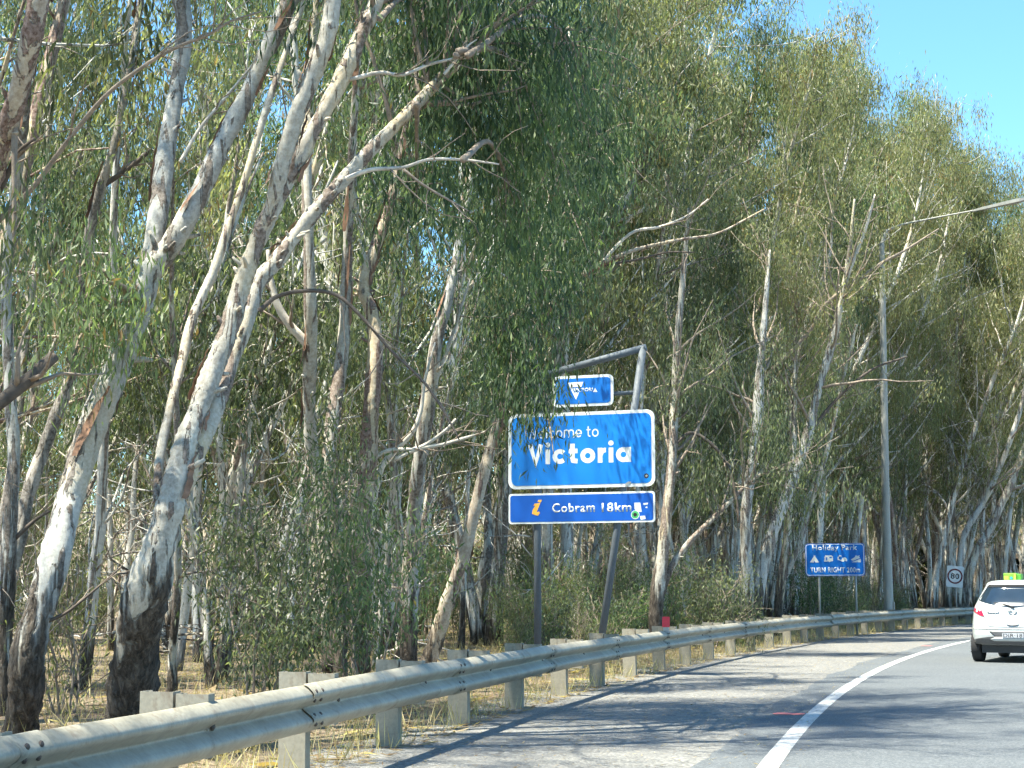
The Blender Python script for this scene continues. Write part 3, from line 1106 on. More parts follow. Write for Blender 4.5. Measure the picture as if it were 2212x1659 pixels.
mb.build('luminaire', M['pole'], lamp, fix=True)
mb = MB(); mb.box(0.17, 0.2, -0.06, 0.06, 0.6, 1.0)
mb.build('access_door', M['pole'], lamp)

# ------------------------------------------------------------------ the white hatchback
M['car_white'] = plain('car_white_paint', (0.46, 0.485, 0.485), 0.28, 0, 0.02, 1.0, 0.5, 0.6)
M['car_glass'] = plain('car_tinted_glass', (0.012, 0.022, 0.035), 0.06, 0, 0.3, 2.0, 0.8)
M['car_black'] = plain('car_black_plastic', (0.03, 0.03, 0.032), 0.6, 0, 0.2, 8)
M['car_grey'] = plain('car_grey_plastic', (0.09, 0.09, 0.095), 0.5, 0, 0.2, 8)
M['rubber'] = plain('tyre_rubber', (0.018, 0.018, 0.02), 0.85, 0, 0.3, 10)
M['rim'] = plain('alloy_rim', (0.5, 0.51, 0.52), 0.3, 0.8, 0.1, 8)
M['chrome'] = plain('chrome', (0.45, 0.47, 0.48), 0.2, 0.9, 0.1, 8)
M['lens_red'] = plain('red_lens', (0.55, 0.015, 0.05), 0.15, 0, 0.1, 5, 0.7, 0.8)
M['lens_clear'] = plain('clear_lens', (0.8, 0.55, 0.55), 0.15, 0, 0.1, 5, 0.7, 0.8)
M['plate'] = plain('plate_grey', (0.38, 0.39, 0.42), 0.5, 0, 0.08, 9)
M['lime'] = plain('lime_green', (0.16, 0.42, 0.03), 0.55, 0, 0.3, 5)
M['lime2'] = plain('lime_yellow', (0.36, 0.55, 0.06), 0.55, 0, 0.2, 5)
M['dkgreen'] = plain('dark_green', (0.06, 0.25, 0.02), 0.6, 0, 0.4, 5)
M['teal'] = plain('teal', (0.03, 0.28, 0.36), 0.5)

CZ = np.array([0.17, 0.24, 0.33, 0.42, 0.50, 0.60, 0.70, 0.78, 0.86, 0.93, 1.00, 1.08, 1.16, 1.26, 1.35, 1.405, 1.44, 1.465, 1.482, 1.49])
CW = np.array([0.755, 0.80, 0.83, 0.845, 0.850, 0.850, 0.842, 0.832, 0.822, 0.808, 0.785, 0.752, 0.715, 0.668, 0.620, 0.588, 0.556, 0.50, 0.40, 0.26])
CR = np.array([0.95, 0.80, 0.10, 0.015, 0.00, 0.00, 0.015, 0.03, 0.045, 0.06, 0.085, 0.14, 0.205, 0.29, 0.365, 0.365, 0.38, 0.45, 0.62, 0.85])
CF = np.array([3.70, 3.80, 3.86, 3.89, 3.90, 3.89, 3.86, 3.78, 3.60, 3.25, 2.95, 2.80, 2.66, 2.46, 2.24, 2.08, 1.96, 1.82, 1.66, 1.45])


def car_row(z):
    return np.interp(z, CZ, CW), np.interp(z, CZ, CR), np.interp(z, CZ, CF)


def sup_n(z):
    return 5.2 if z < 0.9 else 5.2 - (z - 0.9) * 2.2


def rear_y(x, z):
    w, yr, yf = car_row(z)
    n = sup_n(z)
    yc, b = (yr + yf) / 2, (yf - yr) / 2
    q = max(0.0, 1 - min(1.0, abs(x) / w) ** n)
    return yc - b * q ** (1 / n)


def front_y(x, z):
    w, yr, yf = car_row(z)
    n = sup_n(z)
    yc, b = (yr + yf) / 2, (yf - yr) / 2
    q = max(0.0, 1 - min(1.0, abs(x) / w) ** n)
    return yc + b * q ** (1 / n)


def side_x(y, z):
    w, yr, yf = car_row(z)
    n = sup_n(z)
    yc, b = (yr + yf) / 2, (yf - yr) / 2
    q = max(0.0, 1 - min(1.0, abs(y - yc) / b) ** n)
    return w * q ** (1 / n)


AXR, AXF, WR = 0.62, 3.10, 0.292
car_j = on_ground(2112, 1430)
CAR_H = math.radians(27)
car_s = 1.035
car = empty('parked_hatchback')
car.name = 'white_hatchback'
# left rear wheel touches the road at the traced point
off = np.array([-0.74 * car_s, (AXR - 0.1) * car_s])
ch, sh = math.cos(-CAR_H), math.sin(-CAR_H)
car.location = (float(car_j[0] - (ch * off[0] - sh * off[1])), float(car_j[1] - (sh * off[0] + ch * off[1])), 0.008)
car.rotation_euler = (0, 0, -CAR_H)
car.scale = (car_s,) * 3
tag(car, 'white hatchback car driving away on the road at the edge of the picture', 'car')

NZ, NA = 84, 140
zz = np.unique(np.concatenate([np.linspace(0.17, 1.49, NZ), CZ]))
vs, fs = [], []
angs = np.linspace(0, 2 * math.pi, NA, endpoint=False)
for z in zz:
    w, yr, yf = car_row(z)
    n = sup_n(z)
    yc, b = (yr + yf) / 2, (yf - yr) / 2
    for a in angs:
        c, s = math.cos(a), math.sin(a)
        x = w * math.copysign(abs(c) ** (2 / n), c)
        y = yc + b * math.copysign(abs(s) ** (2 / n), s)
        for ya in (AXR, AXF):
            rr = math.hypot(y - ya, z - WR)
            if rr < 0.345 and abs(x) > 0.5:
                x = math.copysign(0.60, x)
        vs.append((x, y, z))
R_ = len(zz)
for i in range(R_ - 1):
    for k in range(NA):
        fs.append([i * NA + k, i * NA + (k + 1) % NA, (i + 1) * NA + (k + 1) % NA, (i + 1) * NA + k])
fs.append([k for k in range(NA - 1, -1, -1)])
fs.append([(R_ - 1) * NA + k for k in range(NA)])
body = obj('body', mesh_np('body', vs, fs, M['car_white'], True), car)


def span(poly, z):
    xs = []
    n = len(poly)
    for i in range(n):
        (x0, z0), (x1, z1) = poly[i], poly[(i + 1) % n]
        if (z0 <= z < z1) or (z1 <= z < z0):
            xs.append(x0 + (x1 - x0) * (z - z0) / (z1 - z0))
    return (min(xs), max(xs)) if len(xs) >= 2 else None


def patch(name, poly, mat, parent, fn, off, nz=14, nx=14):
    """a panel lying OFF metres proud of the body; poly in (across, z); fn maps to the body surface."""
    z0, z1 = min(p[1] for p in poly) + 1e-4, max(p[1] for p in poly) - 1e-4
    rows = []
    for z in np.linspace(z0, z1, nz):
        s = span(poly, z)
        if s:
            rows.append([fn(s[0] + (s[1] - s[0]) * k / (nx - 1), z, off) for k in range(nx)])
    inner = []
    for z in np.linspace(z0, z1, nz):
        s = span(poly, z)
        if s:
            inner.append([fn(s[0] + (s[1] - s[0]) * k / (nx - 1), z, -0.02) for k in range(nx)])
    vs = [v for r in rows for v in r] + [v for r in inner for v in r]
    m = len(rows)
    B = m * nx
    fs = []
    for i in range(m - 1):
        for k in range(nx - 1):
            fs.append([i * nx + k, i * nx + k + 1, (i + 1) * nx + k + 1, (i + 1) * nx + k])
    loop = [k for k in range(nx)] + [i * nx + nx - 1 for i in range(1, m)] + [(m - 1) * nx + k for k in range(nx - 2, -1, -1)] + [i * nx for i in range(m - 2, 0, -1)]
    for a, b in zip(loop, loop[1:] + loop[:1]):
        fs.append([b, a, a + B, b + B])
    mb = MB()
    mb.add(vs, fs)
    return mb.build(name, mat, parent, True, fix=False)


rear = lambda x, z, o: (x, rear_y(x, z) - o, z)
front = lambda x, z, o: (x, front_y(x, z) + o, z)
sideL = lambda y, z, o: (-side_x(y, z) - o, y, z)
sideR = lambda y, z, o: (side_x(y, z) + o, y, z)

rw = patch('rear_window', [(-0.655, 1.12), (-0.62, 1.10), (-0.3, 1.02), (0, 0.985), (0.3, 1.02), (0.62, 1.10), (0.655, 1.12), (0.50, 1.385), (-0.50, 1.385)], M['car_glass'], car, rear, 0.006, 20, 24)
patch('spoiler_shade', [(-0.50, 1.352), (0.50, 1.352), (0.475, 1.402), (-0.475, 1.402)], M['car_black'], rw, rear, 0.012, 6, 16)
# rear wiper
mb = MB(); mb.tube([(0.02, rear_y(0.02, 1.0) - 0.03, 0.985), (-0.1, rear_y(-0.1, 1.06) - 0.03, 1.035), (-0.33, rear_y(-0.33, 1.085) - 0.025, 1.075)], [0.018, 0.014, 0.008], 8)
mb.build('wiper', M['car_black'], rw, True)
for s in (-1, 1):
    pol = [(0.775, 1.045), (0.60, 1.01), (0.575, 0.985), (0.505, 0.825), (0.55, 0.83), (0.72, 0.905), (0.775, 0.95)]
    tl = patch('tail_light', [(s * x, z) for x, z in pol], M['lens_red'], car, rear, 0.012, 14, 12)
    for (cx, cz, r) in ((0.70, 1.0, 0.03), (0.64, 0.972, 0.036), (0.59, 0.955, 0.03), (0.655, 0.925, 0.022)):
        patch('lens', [(s * cx + r * math.cos(a), cz + 1.3 * r * math.sin(a)) for a in np.linspace(0.05, 2 * math.pi + 0.05, 14, endpoint=False)], M['lens_clear'], tl, rear, 0.016, 6, 6)
    fn = sideL if s < 0 else sideR
    patch('front_window', [(1.50, 0.99), (2.62, 0.985), (2.10, 1.36), (1.50, 1.39)], M['car_glass'], car, fn, 0.005)
    patch('rear_side_window', [(0.62, 1.06), (1.44, 0.99), (1.44, 1.39), (0.95, 1.37)], M['car_glass'], car, fn, 0.005)
    patch('door_handle', [(1.50, 0.86), (1.72, 0.86), (1.72, 0.89), (1.50, 0.89)], M['chrome'], car, fn, 0.02, 4, 6)
    patch('headlight', [(s * 0.45, 0.66), (s * 0.74, 0.70), (s * 0.78, 0.82), (s * 0.55, 0.78)], M['lens_clear'], car, front, 0.01)
    # mirror
    mb = MB()
    mx = s * 0.93
    mb.tube([(s * 0.78, 2.42, 1.0), (s * 0.86, 2.42, 1.02), (mx, 2.40, 1.045)], [0.03, 0.03, 0.04], 8)
    mb.tube([(mx, 2.34, 1.045), (mx, 2.36, 1.045), (mx, 2.42, 1.045), (mx, 2.47, 1.045), (mx, 2.49, 1.045)], [0.05, 0.085, 0.09, 0.06, 0.02], 12)
    mb.build('wing_mirror', M['car_black'], car, True)
patch('windscreen', [(-0.66, 1.02), (0.66, 1.02), (0.50, 1.38), (-0.50, 1.38)], M['car_glass'], car, front, 0.005, 16, 20)
patch('grille', [(-0.42, 0.34), (0.42, 0.34), (0.5, 0.5), (-0.5, 0.5)], M['car_black'], car, front, 0.006)
# lower rear bumper
patch('bumper_insert', [(-0.70, 0.33), (0.70, 0.33), (0.775, 0.345), (0.68, 0.43), (0.36, 0.475), (0.30, 0.40), (-0.30, 0.40), (-0.36, 0.475), (-0.68, 0.43), (-0.775, 0.345)], M['car_grey'], car, rear, 0.010, 16, 26)
patch('bumper_lip', [(-0.34, 0.388), (0.34, 0.388), (0.40, 0.425), (0.33, 0.45), (-0.33, 0.45), (-0.40, 0.425)], M['car_white'], car, rear, 0.018, 6, 20)
pr = patch('plate_recess', [(-0.30, 0.452), (0.30, 0.452), (0.41, 0.55), (0.41, 0.565), (-0.41, 0.565), (-0.41, 0.55)], M['car_grey'], car, rear, 0.004, 8, 20)
yp = rear_y(0, 0.5) - 0.012
npl = plate('number_plate', rrect(-0.185, 0.185, 0.455, 0.535, 0.01), M['plate'], car, yp - 0.008, yp)
text('plate_lettering', 'DIR·18', M['black'], npl, -0.165, 0.165, 0.462, 0.525, yp - 0.0082, 0.01, 1.05, depth=0.001)
# emblem, badge, lock
ye = rear_y(0, 0.91) - 0.012
mb = MB()
em = [(-0.012, 0.925), (-0.05, 0.94), (-0.068, 0.925), (-0.064, 0.90), (-0.04, 0.88), (0, 0.874), (0.04, 0.88), (0.062, 0.90), (0.066, 0.922), (0.045, 0.925)]
c_, r_ = catmull([(x, ye, z) for x, z in em], [0.009] * len(em), 4)
mb.tube(c_, r_, 8)
mb.build('emblem', M['chrome'], car, True)
bx = [(-0.445, 0.90), (-0.40, 0.898), (-0.34, 0.896), (-0.30, 0.893), (-0.27, 0.905), (-0.24, 0.898)]
mb = MB()
mb.tube([(x, rear_y(x, z) - 0.008, z) for x, z in bx], [0.010] * 6, 8)
mb.build('badge', M['chrome'], car, True)
mb = MB(); mb.tube([(0.0, ye + 0.005, 0.78), (0.0, ye - 0.008, 0.78)], [0.021, 0.021], 12)
mb.build('lock', M['chrome'], car, True)
mb = MB()
hp = [(x, rear_y(x, 0.69) - 0.008, 0.69 - 0.02 * (1 - (x / 0.11) ** 2)) for x in np.linspace(-0.11, 0.11, 9)]
mb.tube(hp, [0.004, 0.008, 0.011, 0.012, 0.012, 0.012, 0.011, 0.008, 0.004], 8)
mb.build('tailgate_handle', M['car_grey'], car, True)
# tailgate seam
for s in (-1, 1):
    sp = [(s * 0.60, 1.0), (s * 0.50, 0.82), (s * 0.47, 0.72), (s * 0.42, 0.66), (s * 0.3, 0.645), (0, 0.64)]
    c_, r_ = catmull([(x, rear_y(x, z) - 0.001, z) for x, z in sp], [0.0045] * len(sp), 4)
    mb = MB(); mb.tube(c_, r_, 5)
    mb.build('tailgate_seam', M['car_grey'], body, True)
sp = [(x, rear_y(x, 0.60) - 0.001, 0.60) for x in np.linspace(-0.8, 0.8, 25)]
mb = MB(); mb.tube(sp, [0.004] * 25, 5); mb.build('bumper_seam', M['car_grey'], body, True)
# underside
mb = MB(); mb.box(-0.6, 0.6, 0.25, 3.6, 0.175, 0.32); mb.build('underbody', M['car_black'], car)
# wheels
wheel_t = None
for s in (-1, 1):
    for ya in (AXR, AXF):
        x0, x1 = s * 0.63, s * 0.825
        mb = MB()
        prof = [(0.0, 0.02), (0.002, 0.20), (0.004, 0.255), (0.012, 0.283), (0.04, WR), (0.155, WR), (0.183, 0.283), (0.191, 0.255), (0.194, 0.20)]
        mb.tube([(x0 + s * a, ya, WR) for a, _ in prof], [r for _, r in prof], 32)
        ty = mb.build('wheel', M['rubber'], car, True)
        ty.name = 'tyre'
        mb = MB()
        xr = x0 + s * 0.196
        mb.tube([(xr - s * 0.02, ya, WR), (xr, ya, WR), (xr + s * 0.002, ya, WR)], [0.20, 0.20, 0.03], 24)
        rm = mb.build('rim', M['rim'], ty, True)
        mb = MB()
        for k in range(5):
            a = 2 * math.pi * k / 5
            mb.tube([(xr + s * 0.006, ya, WR), (xr + s * 0.01, ya + 0.18 * math.cos(a), WR + 0.18 * math.sin(a))], [0.03, 0.022], 6)
        mb.build('spokes', M['rim'], ty, True)

# bright green case carried on the car roof
gc = empty('green_case')
gx, gy = -0.14, 1.0
q = Matrix.LocRotScale(car.location, car.rotation_euler, car.scale) @ Vector((gx, gy, 1.487))
gc.location = q
gc.rotation_euler = car.rotation_euler
gc.scale = (0.72, 0.72, 0.72)
tag(gc, 'bright lime green case sitting on the roof of the white car', 'case')
mb = MB(); mb.box(-0.24, 0.10, -0.02, 0.34, 0.0, 0.185); mb.build('case_body', M['lime'], gc, bevel=0.02, fix=True)
mb = MB(); mb.box(-0.225, -0.10, -0.032, -0.021, 0.012, 0.11); mb.build('pocket', M['lime2'], gc, bevel=0.004, fix=True)
mb = MB(); mb.box(0.03, 0.085, -0.032, -0.021, 0.012, 0.155); mb.build('pocket', M['lime2'], gc, bevel=0.004, fix=True)
mb = MB(); mb.tube([(-0.035, -0.021, 0.055), (-0.035, -0.04, 0.055)], [0.038, 0.034], 14); mb.build('badge', M['teal'], gc)
mb = MB(); mb.box(0.102, 0.22, 0.0, 0.32, 0.0, 0.165); mb.build('side_pouch', M['dkgreen'], gc, bevel=0.025, fix=True)

# ------------------------------------------------------------------ trees: shared growing code
def unit(v):
    return v / (np.linalg.norm(v) + 1e-9)


def grow(r, p, d, length, nseg, wig, up):
    pts = [np.array(p, float)]
    d = unit(np.array(d, float))
    for k in range(nseg):
        d = unit(d + r.normal(0, wig, 3) + np.array([0, 0, up]))
        pts.append(pts[-1] + d * length / nseg)
    return np.array(pts)


class Wood:
    def __init__(self):
        self.v, self.f, self.n = [], [], 0

    def tube(self, pts, rad, sides, rough=0.0, r=None):
        nz = None
        if rough and r is not None:
            nz = 1 + r.normal(0, rough, (len(pts), sides))
        pts = np.asarray(pts, float); rad = np.asarray(rad, float)
        e0, e1 = unit(pts[0] - pts[1]), unit(pts[-1] - pts[-2])
        pts = np.vstack([pts[0] + e0 * rad[0] * 0.3, pts, pts[-1] + e1 * rad[-1] * 0.3])
        rad = np.concatenate([[rad[0] * 0.05], rad, [rad[-1] * 0.05]])
        if nz is not None:
            nz = np.vstack([nz[:1], nz, nz[-1:]])
        v, f = tube_np(pts, rad, sides, nz)
        self.v.append(v)
        self.f.append(f + self.n)
        self.n += len(v)

    def mesh(self, name, mat, origin=(0, 0, 0)):
        return mesh_np(name, np.concatenate(self.v) - np.asarray(origin), np.concatenate(self.f), mat, True)


def leaves_mesh(name, centres, per, mat, r, size=0.135, spread=(0.2, 0.2, 0.26), hang=1.0, tint_c=None, width=0.17, origin=(0, 0, 0)):
    """long narrow hanging leaves: each a folded four-cornered blade."""
    C = np.repeat(np.asarray(centres, float), per, axis=0)
    n = len(C)
    p = C + r.normal(0, 1, (n, 3)) * np.asarray(spread)
    d = r.normal(0, 0.5, (n, 3))
    d[:, 2] -= hang * 1.35
    d /= np.linalg.norm(d, axis=1)[:, None]
    cc = np.asarray(centres, float)
    face = np.column_stack([np.sin(cc @ np.array([1.9, 2.3, 2.7]) + 0.6), np.sin(cc @ np.array([-2.2, 1.7, 2.1]) + 2.0), np.sin(cc @ np.array([1.4, -2.6, 1.8]) + 4.0)])
    a = r.normal(0, 0.48, (n, 3)) + np.repeat(face, per, axis=0)      # leaves of one clump face alike
    s = np.cross(d, a)
    s /= np.linalg.norm(s, axis=1)[:, None] + 1e-9
    nrm = np.cross(d, s)
    L = size * r.uniform(0.65, 1.35, n)[:, None]
    W = L * width * r.uniform(0.8, 1.25, n)[:, None]
    b = p
    mid = p + d * L * 0.42
    m1 = mid + s * W * 0.5 + nrm * W * 0.12
    m2 = mid - s * W * 0.5 + nrm * W * 0.12
    tip = p + d * L + nrm * L * r.normal(0, 0.13, (n, 1))
    V = np.stack([b, m1, tip, m2], axis=1).reshape(-1, 3) - np.asarray(origin)
    F = np.arange(n * 4, dtype=np.int32).reshape(-1, 4)
    me = mesh_np(name, V, F, mat)
    base_t = np.repeat(r.normal(0.42, 0.13, len(centres)) if tint_c is None else np.asarray(tint_c), per)
    clump = 0.24 * np.sin(cc @ np.array([1.3, 1.7, 0.9]) + 1.0) * np.sin(cc @ np.array([-1.6, 1.1, 1.9]) + 0.3) + 0.06 * face[:, 0]
    t = np.clip(base_t + np.repeat(clump, per) + r.normal(0, 0.13, n), 0, 0.93)
    t[r.uniform(size=n) < 0.035] = 1.0
    att = me.attributes.new('tint', 'FLOAT', 'POINT')
    att.data.foreach_set('value', np.repeat(t, 4).astype(np.float32))
    return me


def branch_out(r, wood, sprays, pts, rad, start, nb, blen, tw_mat=None, spr=3, up=0.05, sides=5, bare=0.12, az_bias=None, dens=0.9):
    """side branches, sub-branches and leaf sprays along a stem."""
    n = len(pts)
    for _ in range(nb):
        t = start + (0.985 - start) * r.uniform() ** 0.8
        i = min(n - 2, int(t * (n - 1)))
        fr = t * (n - 1) - i
        p = pts[i] + (pts[i + 1] - pts[i]) * fr
        rr = rad[i] + (rad[i + 1] - rad[i]) * fr
        sd = unit(pts[i + 1] - pts[i])
        a = r.normal(0, 1, 3)
        if az_bias is not None:
            a = a + az_bias
        side = unit(a - sd * (a @ sd))
        ang = math.radians(r.uniform(28, 62))
        d = sd * math.cos(ang) + side * math.sin(ang)
        L = blen * (1.0 - 0.5 * t) * r.uniform(0.6, 1.3)
        bp = grow(r, p, d, L, 7, 0.13, up)
        br = np.linspace(max(0.010, rr * 0.42), 0.007, len(bp))
        wood.tube(bp, br, sides)
        if r.uniform() < bare:
            continue
        ns = max(2, int(L * dens))
        for _s in range(ns):
            ts = r.uniform(0.3, 1.0)
            k = min(len(bp) - 2, int(ts * (len(bp) - 1)))
            q = bp[k]
            dd = unit(bp[k + 1] - bp[k] + r.normal(0, 0.75, 3))
            tl = r.uniform(0.4, 1.0) * (0.4 + 0.18 * L)
            tp = grow(r, q, dd, tl, 4, 0.2, -0.10)
            wood.tube(tp, np.linspace(max(0.006, br[k] * 0.6), 0.004, len(tp)), 3)
            for _k in range(spr + 2):
                u = r.uniform(0.6, 1.0)
                kk = min(len(tp) - 1, int(u * len(tp)))
                sprays.append(tp[kk] + r.normal(0, 0.13, 3) - np.array([0, 0, 0.12]))


# ------------------------------------------------------------------ forest tree prototypes
BARKS = ['bark_f', 'bark_g', 'bark_f', 'bark_c', 'bark_g', 'bark_f', 'bark_d', 'bark_f', 'bark_g', 'bark_f', 'bark_g', 'bark_f', 'bark_g', 'bark_f', 'bark_f']
LEAVES = ['leaf_a', 'leaf_a', 'leaf_c', 'leaf_a', 'leaf_b', 'leaf_a', 'leaf_a', 'leaf_c', 'leaf_a', 'leaf_b', 'leaf_a', 'leaf_c', 'leaf_a', 'leaf_a', 'leaf_c']
NSTEM = [1, 2, 1, 3, 2, 1, 2, 1, 2, 3, 1, 2, 1, 2, 1]
NPROTO = 15
NTALL = 12
PROTOS = []
for k in range(NPROTO):
    r = np.random.default_rng(100 + k)
    wood = Wood()
    sprays = []
    H = r.uniform(14.5, 17.5) if k < NTALL else r.uniform(7.5, 10.0)
    nst = NSTEM[k]
    for s in range(nst):
        lean = math.radians(r.uniform(2, 9) if nst == 1 else r.uniform(4, 14))
        az = r.normal(0, 1.1) + (s * 2.2 if nst > 1 else 0)
        d = np.array([math.sin(lean) * math.cos(az), math.sin(lean) * math.sin(az), math.cos(lean)])
        Hs = H * (1 if s == 0 else r.uniform(0.7, 0.95))
        p0 = np.array([0, 0, -0.2]) + np.array([math.cos(az), math.sin(az), 0]) * (0.10 if nst > 1 else 0)
        pts = grow(r, p0, d, Hs + 0.2, 18, 0.055, 0.012)
        R0 = r.uniform(0.10, 0.16) * (1 if nst == 1 else 0.85) if k < NTALL else r.uniform(0.045, 0.065)
        tt = np.linspace(0, 1, len(pts))
        rad = R0 * (1 - tt) ** 0.75 + 0.012
        rad[0] *= 1.5; rad[1] *= 1.12
        wood.tube(pts, rad, 9, 0.035, r)
        if k < NTALL:
            branch_out(r, wood, sprays, pts, rad, 0.20, int(30 / nst ** 0.6), 4.0, spr=4)
            for _ in range(3):      # a bushy head so that no bare tip stands out
                bp = grow(r, pts[-3 + _ % 2], r.normal(0, 0.5, 3) + np.array([0, 0, 0.9]), 1.6, 5, 0.15, 0.0)
                wood.tube(bp, np.linspace(0.018, 0.006, len(bp)), 4)
                for q in bp[1:]:
                    for __ in range(6):
                        sprays.append(q + r.normal(0, 0.3, 3))
        else:
            branch_out(r, wood, sprays, pts, rad, 0.3, 10, 1.8, spr=2, bare=0.3)
        for _ in range(9):       # dead snags low on the stem
            i = r.integers(2, 11)
            a = r.uniform(0, 6.28)
            bp = grow(r, pts[i], (math.cos(a), math.sin(a), r.uniform(0.0, 1.1)), r.uniform(0.5, 2.6), 6, 0.2, 0.02)
            wood.tube(bp, np.linspace(0.018, 0.005, len(bp)), 4)
            tp = grow(r, bp[3], unit(bp[4] - bp[3]) + r.normal(0, 0.6, 3), r.uniform(0.3, 1.0), 4, 0.2, 0.0)
            wood.tube(tp, np.linspace(0.009, 0.004, len(tp)), 3)
    sprays = np.array(sprays)
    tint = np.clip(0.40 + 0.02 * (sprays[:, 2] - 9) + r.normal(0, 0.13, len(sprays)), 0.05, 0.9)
    tm = wood.mesh('trunk', M[BARKS[k]])
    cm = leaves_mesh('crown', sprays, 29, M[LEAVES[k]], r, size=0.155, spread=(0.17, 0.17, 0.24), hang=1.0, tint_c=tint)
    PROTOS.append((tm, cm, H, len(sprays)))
open('/tmp/info.txt', 'w').write(str([p[3] for p in PROTOS])) if False else None

# ------------------------------------------------------------------ traced front trees
# each: (label, distance, bark, leaf, [stems: [(x, y, width_px) ...]], [bare limbs: (pts, mat)], crown settings)
hero_pts = []


def stem_world(tr, dist, to_ground, rng, bend=0.5, side=0.0):
    """traced stem -> world points with its own depth, running on down into the ground and up out of the picture."""
    pts, rad = [], []
    ph = rng.uniform(0, 6.28)
    dz = [bend * (math.sin(y / 330.0 + ph) + 0.5 * math.sin(y / 150.0 + 2 * ph)) + (0.0016 * (tr[0][1] - y) * side if side else 0.0) for x, y, w in tr]
    for (x, y, w), e in zip(tr, dz):
        p = at(x, y, dist + e)
        pts.append(p)
        rad.append(max(0.006, w / 2 * (dist + e) / FPX))
    pts, rad = np.array(pts), np.array(rad)
    if to_ground:
        d = pts[0] - pts[1]
        if d[2] < -0.05:
            d = d / -d[2]
        else:
            d = np.array([0, 0, -1.0])
        d[:2] = np.clip(d[:2], -0.6, 0.6)
        low = pts[0] + d * (pts[0][2] + 0.25)
        if pts[0][2] > 0.3:
            pts = np.vstack([low, pts]); rad = np.concatenate([[rad[0] * 1.3], rad])
    return pts, rad


